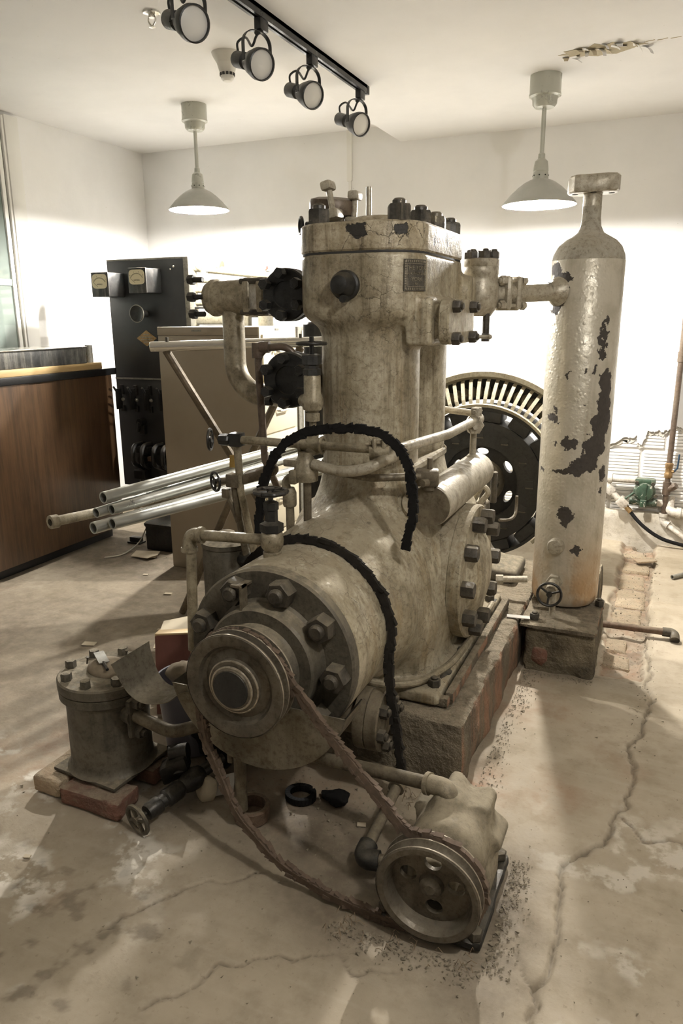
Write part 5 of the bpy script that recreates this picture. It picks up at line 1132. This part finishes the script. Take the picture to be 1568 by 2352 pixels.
part('delivery_pipe', MB().tube(fillet([(-.50, 1.52, .062), (-.605, 1.51, .052), (-.604, 1.81, .098), (-.95, 1.86, .12)], .02, 6), .016, 14), 'pipe_dirty', pm)
part('elbow', MB().tube(fillet([(-.56, 1.514, .055), (-.607, 1.508, .052), (-.6055, 1.555, .06)], .03, 8), .026, 14), 'black_iron', pm)
part('elbow', MB().tube(fillet([(-.604, 1.765, .091), (-.604, 1.812, .099), (-.65, 1.818, .1)], .03, 8), .024, 14), 'pipe_dirty', pm)

# ================================================================== BELTS
def belt(path, w_, h_, pitch, mat, name, label, up, jag=.3, closed=False, tooth=1.0):
    P = catmull(path, 10, closed)
    if closed: P.append(P[0])
    Q = [P[0]]; acc = 0     # resample at pitch
    L = [0]
    for a, b in zip(P[:-1], P[1:]): L.append(L[-1]+(b-a).length)
    n = int(L[-1]/pitch); pts = []; j = 0
    for i in range(n+1):
        s_ = L[-1]*i/n
        while j < len(L)-2 and L[j+1] < s_: j += 1
        t = (s_-L[j])/max(L[j+1]-L[j], 1e-9); pts.append(P[j].lerp(P[j+1], t))
    m = MB(); m.tube(pts, 1.0, prof=[(-w_, -h_), (w_, -h_), (w_, h_), (-w_, h_)], upv=up, rfun=lambda t: 1+jag*.3*(RNG.rand()-.5))
    for i in range(0, len(pts)-1):
        t = (pts[i+1]-pts[i]).normalized(); uu = (Vector(up)-t*Vector(up).dot(t)).normalized(); ss = t.cross(uu)
        for sg in (-1, 1):
            if RNG.rand() < .12: continue
            k = RNG.uniform(.7, 1.3)
            m.obox((pts[i]+pts[i+1])/2+ss*w_*.9*sg*tooth+uu*h_*RNG.uniform(-.3, .5), (t+ss*sg*RNG.uniform(-.1, .45)+uu*RNG.uniform(-.3, .3)).normalized()*pitch*.62*k, ss*w_*.45*k, uu*h_*.9*k)
    return single(name, m, mat, label, 'belt', ang=25)
lp = []
for a in (178, 150, 120, 90, 65, 48): lp.append((CR[0]+.1255*cos(rad(a)), 1.44, CR[1]+.1255*sin(rad(a))))
lp += [(-.74, 1.45, .51), (-.635, 1.44, .403), (-.53, 1.42, .318), (-.455, 1.40, .262)]
for a in (95, 60, 25, -10, -45, -80): lp.append((PX+.1165*cos(rad(a)), 1.392, PZc+.1165*sin(rad(a))))
lp += [(-.45, 1.385, .014), (-.59, 1.385, .022), (-.70, 1.395, .036), (-.789, 1.40, .065), (-.86, 1.41, .11), (-.924, 1.42, .165), (-.975, 1.435, .25), (-1.014, 1.436, .343), (-1.024, 1.44, .44)]
belt(lp, .0095, .0068, .0135, 'belt_rust', 'link_belt', 'rusty brown link belt sagging from crank pulley to pump pulley', (0, 1, 0), .8, True, 1.1)
b1 = [(-1.123, 1.93, .74), (-1.126, 1.95, .81), (-1.108, 1.95, .909), (-1.068, 1.95, .993), (-1.015, 1.95, 1.046), (-.942, 1.95, 1.079), (-.865, 1.95, 1.089), (-.784, 1.95, 1.093), (-.712, 1.95, 1.075), (-.660, 1.95, 1.026), (-.635, 1.95, .96), (-.627, 1.95, .872), (-.637, 1.95, .807), (-.649, 1.955, .75)]
belt(b1, .0100, .0068, .013, 'rubber', 'drive_belt', 'broken black toothed belt arching up in front of the cylinders', (0, 1, 0), .4)
b2 = [(CR[0]+.257*cos(rad(a)), 1.825, CR[1]+.257*sin(rad(a))) for a in (150, 125, 105, 90, 72, 54, 36, 20, 4)]+[(-.648, 1.815, .46), (-.640, 1.815, .35), (-.622, 1.815, .25), (-.612, 1.815, .17), (-.606, 1.82, .12)]
belt(b2, .0095, .0068, .014, 'belt_dusty', 'drive_belt', 'dusty black belt draped over the bearing housing and hanging to the floor', (0, 1, 0), .4)

# ================================================================== OIL TRAP, left front
VX, VY = -1.48, 1.60
ot = thing('oil_trap', 'squat grey iron pot with bolted lid standing on bricks', 'vessel', (VX, VY, .062))
part('foot_plate', MB().obox((VX, VY, .069), (.124, -.01, 0), (.01, .124, 0), (0, 0, .006), .003), 'grime_iron', ot)
part('body', MB().lathe([(.135, .075), (.126, .085), (.122, .105), (.121, .29), (.124, .30), (.132, .305), (.138, .312), (.138, .336)], (VX, VY, 0), (0, 0, 1), 48), 'grime_iron', ot)
ld = part('lid', MB().lathe([(.136, .338), (.140, .341), (.140, .366), (.136, .371), (.08, .372), (.001, .373)], (VX, VY, 0), (0, 0, 1), 48), 'grime_iron', ot)
BN = shared('bolt', nut_mb(.0165, .023, False).lathe([(.009, .0225), (.008, .0235)], (0, 0, 0), (0, 0, 1), 12), 'grime_iron')
for k in range(8): a = rad(45*k+12); place('bolt', BN, ld, (VX+.113*cos(a), VY+.113*sin(a), .371), spin=.3*k)
of = part('outlet_flange', MB().obox((-1.345, 1.555, .27), (.010, 0, 0), (0, .028, 0), (0, 0, .062), .01).cyl((-1.37, 1.56, .275), (-1.335, 1.55, .275), .03, 16), 'grime_iron', ot)
for z in (.318, .225): place('nut', NUT_MID, of, (-1.335, 1.555, z), (1, -.2, 0), .3)
part('outlet_pipe', MB().tube(catmull([(-1.345, 1.552, .278), (-1.28, 1.553, .262), (-1.22, 1.565, .245), (-1.17, 1.60, .25), (-1.10, 1.66, .262)], 7), .019, 14), 'pipe_dirty', ot)
single('canvas_pad', MB().sphere((VX+.015, VY+.005, .376), .075, 24, 12, (1.0, .72, .42)), 'rag', 'dusty rounded pad lying on the lid of the iron pot', 'pad')
scr = thing('paint_scraper', 'small scraper lying across the pad on the iron pot', 'scraper', (VX, VY-.01, .41))
part('blade', MB().obox((VX-.01, VY-.0, .412), (.03, -.022, -.002), (.009, .012, 0), (0, 0, .0012)), 'frame_grey', scr); part('handle', MB().tube([(VX+.015, VY-.02, .409), (VX+.05, VY-.045, .403)], .005, 8), 'black_iron', scr)
for k, (x, y, z) in enumerate(((VX-.035, VY-.035, .402), (VX+.045, VY+.045, .404))):
    single('screw', MB().cyl((x, y, z), (x+.004, y, z+.02), .0022, 8).cyl((x+.004, y, z+.02), (x+.0045, y, z+.0225), .0055, 10), 'bolt_iron', ('small rusty screw stuck in the pad near its front', 'small rusty screw stuck in the pad near its back')[k], 'screw')
for (lo, hi, mt, lb) in (((-1.545, 1.425, 0), (-1.325, 1.535, .0605), 'brick_red', 'red brick under the front of the iron pot'), ((-1.665, 1.44, 0), (-1.555, 1.66, .0605), 'brick_pale', 'pale broken brick under the left side of the iron pot'), ((-1.54, 1.60, 0), (-1.33, 1.74, .0605), 'brick_red', 'dark brick under the back of the iron pot')):
    single('brick', rough_box(lo, hi, .0075, .007, 40, 16, .008), mt, lb, 'brick', 'bricks under the pot')
vl = thing('globe_valve', 'old dark globe valve lying on the floor beside the iron pot', 'valve', (-1.21, 1.52, 0))
va, vb = Vector((-1.235, 1.43, .05)), Vector((-1.175, 1.66, .075)); vd = (vb-va).normalized()
part('body', MB().lathe([(.006, -.02), (.006, .01), (.022, .012), (.025, .02), (.025, .055), (.02, .06), (.021, .075), (.027, .08), (.028, .125), (.022, .14), (.032, .165), (.034, .19), (.026, .215), (.02, .22), (.018, .30)], va, vd, 22), 'black_wheel', vl)
part('handwheel', MB().wheel(va-vd*.02, -vd, .042, .0065, 4, .011), 'grime_iron', vl)
part('branch', MB().obox((-1.245, 1.60, .10), (.035, .02, .02), (-.015, .03, 0), (0, -.01, .035), .014).cyl((-1.225, 1.59, .09), (-1.26, 1.62, .16), .022, 14).cyl((-1.26, 1.60, .14), (-1.21, 1.62, .15), .025, 14), 'black_wheel', vl)
# curled torn sheet-metal strip
pc = catmull([Vector((-1.325, 0, .485)), Vector((-1.31, 0, .45)), Vector((-1.28, 0, .40)), Vector((-1.235, 0, .378)), Vector((-1.165, 0, .392)), Vector((-1.11, 0, .43)), Vector((-1.03, 0, .452))], 6)
m = MB(); N = len(pc)
for i, p in enumerate(pc):
    t = i/(N-1); y0, y1 = 1.455+.03*t, 1.585-.03*t
    tn = (pc[min(i+1, N-1)]-pc[max(i-1, 0)]).normalized(); nn = Vector((-tn.z, 0, tn.x))
    for (y, s_) in ((y0, 0), (y1, 0), (y1, .0018), (y0, .0018)): m.v.append((p.x+nn.x*s_+(.03*(1-t) if y > 1.5 else 0), y, p.z+nn.z*s_+(.02*(1-t) if y > 1.5 else 0)))
for i in range(N-1):
    for q in range(4): m.f.append((4*i+q, 4*i+(q+1) % 4, 4*i+4+(q+1) % 4, 4*i+4+q))
m.f += [(0, 1, 2, 3), tuple(4*(N-1)+q for q in (3, 2, 1, 0))]
single('curled_sheet', m, 'sheet_metal', 'curled strip of torn sheet metal beside the crank pulley', 'sheet metal', ang=60)

# ---- junk behind the oil trap
rb_ = thing('wooden_tray', 'small reddish wooden tray tipped on its side behind the pulley', 'tray', (-1.56, 2.05, 0))
dcn = Vector((-1.56, 2.05, .145)); ex, ey, ez = Vector((.88, .47, 0)), Vector((-.12, .22, .97)).normalized(), None
ez = ex.cross(ey).normalized(); ey = ez.cross(ex).normalized()
part('bottom_board', MB().obox(dcn+ez*.045, ex*.06, ey*.14, ez*.004), 'red_wood', rb_)
for s1 in (-1, 1): part('side_board', MB().obox(dcn+ex*.06*s1, ex*.006, ey*.14, ez*.048, .001), 'red_wood' if s1 < 0 else 'pale_wood', rb_)
for s1 in (-1, 1): part('end_board', MB().obox(dcn+ey*.14*s1, ex*.066, ey*.006, ez*.048, .001), 'pale_wood' if s1 > 0 else 'red_wood', rb_)
crd = thing('cardboard_box', 'open tan cardboard box on the floor behind the compressor flange', 'box', (-1.57, 2.34, 0))
part('carton', MB().obox((-1.57, 2.34, .09), (.15, .03, 0), (-.03, .13, 0), (0, 0, .09), .002), 'paper_tan', crd)
part('flap', MB().obox((-1.66, 2.27, .205), (.10, .05, .02), (-.04, .09, .015), (0, -.004, .0025)), 'paper_tan', crd)
bk = thing('plastic_bucket', 'grey-blue bucket half hidden behind the curled sheet metal', 'bucket', (-1.36, 1.86, 0))
part('pail', MB().lathe([(.085, .001), (.09, .005), (.112, .25), (.108, .25), (.087, .012), (.001, .012)], (-1.36, 1.86, 0), (0, 0, 1), 36, cap=False), 'bucket', bk); part('rim', MB().torus((-1.36, 1.86, .25), (0, 0, 1), .113, .005, 36, 8), 'bucket', bk)
def lump(c, r, sc, seed, amp=.25):
    m = MB().sphere(c, r, 22, 14, sc); a = np.array(m.v); d = a-np.array(c); n = fbm(a, 22, 3, seed)[:, None]; m.v = [tuple(q) for q in (np.array(c)+d*(1+amp*n))]; return m
single('work_glove', lump((-1.36, 1.84, .27), .06, (1.1, .8, .6), 5, .5), 'rag', 'crumpled dusty work glove lying in the grey-blue bucket', 'glove')
single('dark_rag', lump((-1.20, 1.78, .13), .07, (1.3, 1.0, 1.7), 8, .4), 'rubber', 'dark bundled rag behind the outlet pipe of the iron pot', 'rag')
single('crumpled_paper', lump((-1.155, 1.63, .034), .034, (.8, .8, .95), 12, .7), 'paper_tan', 'crumpled pale paper on the floor left of the hanging belt', 'paper', ang=20)
single('paper_scrap', MB().obox((-1.115, 1.66, .035), (.03, .01, .01), (-.006, .02, .02), (0, -.001, .001)), 'paper_white', 'flat white paper scrap leaning beside the crumpled paper', 'paper')
cu_ = thing('iron_cup', 'rusty iron ring cup on the floor under the drain stub', 'cup', (-.99, 1.61, 0))
part('cup', MB().lathe([(.042, .0), (.052, .002), (.054, .04), (.050, .046), (.040, .044), (.038, .008), (.001, .007)], (-.985, 1.60, .001), (0, 0, 1), 30, cap=False), 'rust', cu_)
rg_ = MB(); n = 26
for k in range(n):
    if 3 < k < 5: continue
    a = 2*pi*k/n; e = Vector((cos(a), sin(a)*.9, 0)); rg_.obox(Vector((-.895, 1.735, .012))+e*.040, e*.008, Vector((-sin(a), cos(a), 0))*.0055, Vector((0, 0, .010)), .001)
rg_.tube([(-.895+.040*cos(2*pi*k/40), 1.735+.036*sin(2*pi*k/40), .012) for k in range(2, 40)], .005, 6)
single('belt_scrap', rg_, 'rubber', 'ring-shaped scrap of toothed black belt on the floor', 'belt scrap')
single('rubber_scrap', lump((-.80, 1.76, .014), .035, (1.3, .9, .4), 15, .9), 'rubber', 'crumbling dark lump of rubber beside the belt scrap ring', 'rubber scrap', ang=20)

# ================================================================== PIPES ON THE BACK WALL, right
wp = thing('water_pipe', 'thin brown water pipe with ball valve on the back wall', 'pipe', (.06, 4.895, .06))
part('riser', MB().tube([(.064, 4.90, 2.49), (.062, 4.90, 1.2), (.056, 4.90, .17)], .0165, 16), 'brown_pipe', wp)
bv = part('ball_valve', MB().lathe([(.02, 0), (.024, .006), (.024, .03), (.021, .034), (.021, .06), (.024, .064), (.024, .09), (.018, .096)], (.059, 4.90, .43), (0, 0, 1), 8).cyl((.059, 4.90, .475), (.09, 4.885, .475), .009, 10), 'brass', wp)
part('lever', MB().tube([(.09, 4.885, .475), (.105, 4.875, .50), (.108, 4.872, .585)], .0055, 8), 'blue_handle', bv)
part('strainer', MB().cyl((.057, 4.90, .325), (.058, 4.90, .405), .024, 16).cyl((.058, 4.90, .35), (.10, 4.88, .385), .02, 12).hexp((.095, 4.882, .38), (.7, -.3, .55), .022, .02), 'brown_pipe', wp)
part('coupling', MB().cyl((.062, 4.90, 1.13), (.062, 4.90, 1.19), .022, 14), 'brown_pipe', wp)
part('elbow', MB().tube(fillet([(.056, 4.90, .20), (.056, 4.90, .15), (.09, 4.885, .135)], .026, 8), .024, 14).cyl((.056, 4.90, .185), (.056, 4.90, .205), .028, 14), 'white_pipe', wp)
part('outflow', MB().tube([(.08, 4.888, .138), (.22, 4.83, .055)], .0155, 12), 'white_pipe', wp)
gv = thing('green_strainer', 'green cast valve body with white paint splashes on the wall pipes', 'valve', (-.07, 4.90, .25))
part('body', MB().lathe([(.05, -.03), (.062, -.02), (.066, 0), (.062, .02), (.05, .035), (.02, .042), (.001, .043)], (-.068, 4.895, .335), (0, -1, 0), 32), 'green_enamel', gv)
part('flange_top', MB().obox((-.068, 4.90, .398), (.06, 0, 0), (0, .03, 0), (0, 0, .022), .012), 'green_enamel', gv)
part('rib', MB().obox((-.068, 4.855, .34), (.014, 0, 0), (0, .008, 0), (0, 0, .055), .005).obox((-.068, 4.853, .268), (.020, 0, 0), (0, .012, 0), (0, 0, .024), .008), 'green_enamel', gv)
for (x, z) in ((-.115, .395), (-.022, .392), (-.138, .325), (0, .318)): place('bolt', NUT_SMALL, gv, (x, 4.868, z), (0, -1, 0), .3, 1.1)
part('side_inlet', MB().cyl((-.15, 4.90, .27), (.01, 4.90, .268), .027, 18), 'green_enamel', gv)
wm = thing('white_wall_pipe', 'white painted pipe run with rusty fittings along the wall foot', 'pipe', (-.2, 4.90, .25))
part('upper_run', MB().cyl((-.9, 4.90, .41), (-.12, 4.90, .402), .022, 18).cyl((-.33, 4.90, .405), (-.262, 4.90, .404), .032, 18), 'white_pipe', wm)
part('lower_run', MB().cyl((.0, 4.91, .268), (.05, 4.91, .266), .022, 16).tube(fillet([(.085, 4.94, .30), (.085, 4.90, .235), (.105, 4.88, .222), (.5, 4.88, .205)], .03, 6), .027, 16).cyl((.125, 4.88, .221), (.15, 4.88, .22), .034, 16), 'white_pipe', wm)
yb = part('hose_bib', MB().tube([(-.33, 4.885, .40), (-.25, 4.875, .315), (-.165, 4.865, .235)], .019, 14).obox((-.27, 4.88, .335), (.02, 0, -.02), (.0, .025, 0), (.018, 0, .018), .006).obox((-.19, 4.868, .262), (.022, 0, -.02), (0, .026, 0), (.02, 0, .022), .006), 'white_pipe', wm)
part('lever', MB().tube([(-.19, 4.86, .275), (-.15, 4.85, .31), (-.125, 4.845, .335)], .008, 8), 'green_enamel', yb)
part('hose_coupling', MB().cyl((-.165, 4.865, .235), (-.135, 4.86, .205), .016, 12), 'brass', wm)
single('garden_hose', MB().tube(catmull([(-.14, 4.86, .21), (-.10, 4.855, .165), (-.05, 4.85, .12), (.02, 4.845, .075), (.10, 4.84, .045), (.25, 4.85, .02), (.5, 4.87, .014)], 8), .0115, 12), 'rubber', 'black hose curving from the wall pipe down to the floor', 'hose')
fpz = thing('drain_pipe', 'rusty pipe with elbow lying on the floor right of the tank', 'pipe', (0, 3.385, .0))
part('tube', MB().cyl((-.19, 3.372, .034), (.105, 3.39, .032), .0155, 16), 'rust', fpz); part('elbow', MB().tube(fillet([(.085, 3.389, .032), (.135, 3.392, .031), (.137, 3.355, .012)], .03, 8), .021, 14), 'bolt_iron', fpz)
single('pipe_nipple', MB().lathe([(.008, .03), (.008, 0), (.0125, 0), (.0125, .16)], (.125, 4.24, .0125), (.62, .78, 0), 14), 'frame_grey', 'short grey pipe lying on the floor near the right edge', 'pipe')
single('flat_stone', MB().obox((-.02, 4.50, .008), (.05, .02, .004), (-.015, .04, -.006), (0, 0, .005), .003), 'brick_pale', 'pale broken tile lying loose by the hole at the wall', 'tile')

# ================================================================== LOOSE GRIT (uncountable)
def grit():
    m = MB(); tet = [(1, 1, 1), (1, -1, -1), (-1, 1, -1), (-1, -1, 1)]
    def put(x, y, s_, z=0):
        q = RNG.normal(size=(4, 3))*.35+np.array(tet)*.6; q *= s_; b = len(m.v)
        m.v += [(x+a, y+c, z+s_*.35+d*.6) for a, c, d in q]; m.f += [(b, b+1, b+2), (b, b+3, b+1), (b, b+2, b+3), (b+1, b+3, b+2)]
    for n, f in ((420, lambda: (-.425+abs(RNG.normal())*.035, RNG.uniform(1.95, 2.85))), (420, lambda: (-.235+abs(RNG.normal())*.03-.02, RNG.uniform(1.34, 1.72))), (330, lambda: (RNG.uniform(-.62, -.25), 1.345-abs(RNG.normal())*.03)), (500, lambda: (RNG.uniform(-.15, .02), RNG.uniform(2.95, 4.8))), (420, lambda: (RNG.normal(-.9, .28), RNG.normal(1.72, .12))),
                 (300, lambda: (RNG.uniform(-1.9, .3), RNG.uniform(1.0, 3.2))), (200, lambda: (.02+RNG.normal()*.025, RNG.uniform(2.3, 4.6))), (160, lambda: (RNG.uniform(-.45, -.15), 2.845-abs(RNG.normal())*.02)), (150, lambda: (RNG.normal(-2.9, .25), RNG.normal(3.45, .15)))):
        for _ in range(n):
            x, y = f(); put(x, y, RNG.choice([.0022, .003, .0042, .0065], p=[.5, .34, .14, .02]))
    return m
g = single('floor_grit', grit(), 'debris', 'scattered crumbs of concrete and grit over the floor', 'grit'); g['kind'] = 'stuff'
tw = MB()
for k in range(60):
    x, y = (RNG.uniform(-.62, -.27), 1.335+RNG.normal()*.02) if k < 30 else (RNG.normal(-.62, .05), RNG.normal(1.88, .04)); a = RNG.uniform(0, 6.28); L = RNG.uniform(.01, .03)
    tw.tube([(x, y, .006), (x+L*.5*cos(a), y+L*.5*sin(a), RNG.uniform(.008, .03)), (x+L*cos(a+.4), y+L*sin(a+.4), RNG.uniform(.004, .02))], .0009, 4)
g = single('dry_fibres', tw, 'twig', 'wispy dry fibres clinging round the pump base', 'fibres'); g['kind'] = 'stuff'
FL = [(-1.95, 2.35, .02), (-2.05, 2.6, .016), (-1.75, 1.30, .014), (-.62, 1.02, .006), (-1.46, 1.22, .009), (-.68, 1.69, .012), (-2.3, 3.0, .018), (-2.6, 3.2, .014), (-2.0, 2.05, .03), (-2.25, 2.35, .028)]
CHIP = ['pale chip on the dark floor straight behind the iron pot', 'small pale chip halfway between iron pot and filing cabinet', 'pale chip on the floor left of the iron pot bricks', 'tiny pale chip near the bottom edge of the picture', 'small pale chip in front of the iron pot bricks', 'pale chip between pump pipes and rubber scrap', 'pale chip in front of the filing cabinet foot', 'pale chip in front of the switchboard papers', 'larger pale flake on the floor nearest behind the pot', 'larger pale flake on the floor towards the counter']
for k, (x, y, s_) in enumerate(FL):
    single('paint_chip', MB().obox((x, y, .003), (s_, s_*.3, 0), (-s_*.2, s_*.6, 0), (0, 0, .0015)), 'paper_tan', CHIP[k], 'paint chip', 'paint chips on the floor')
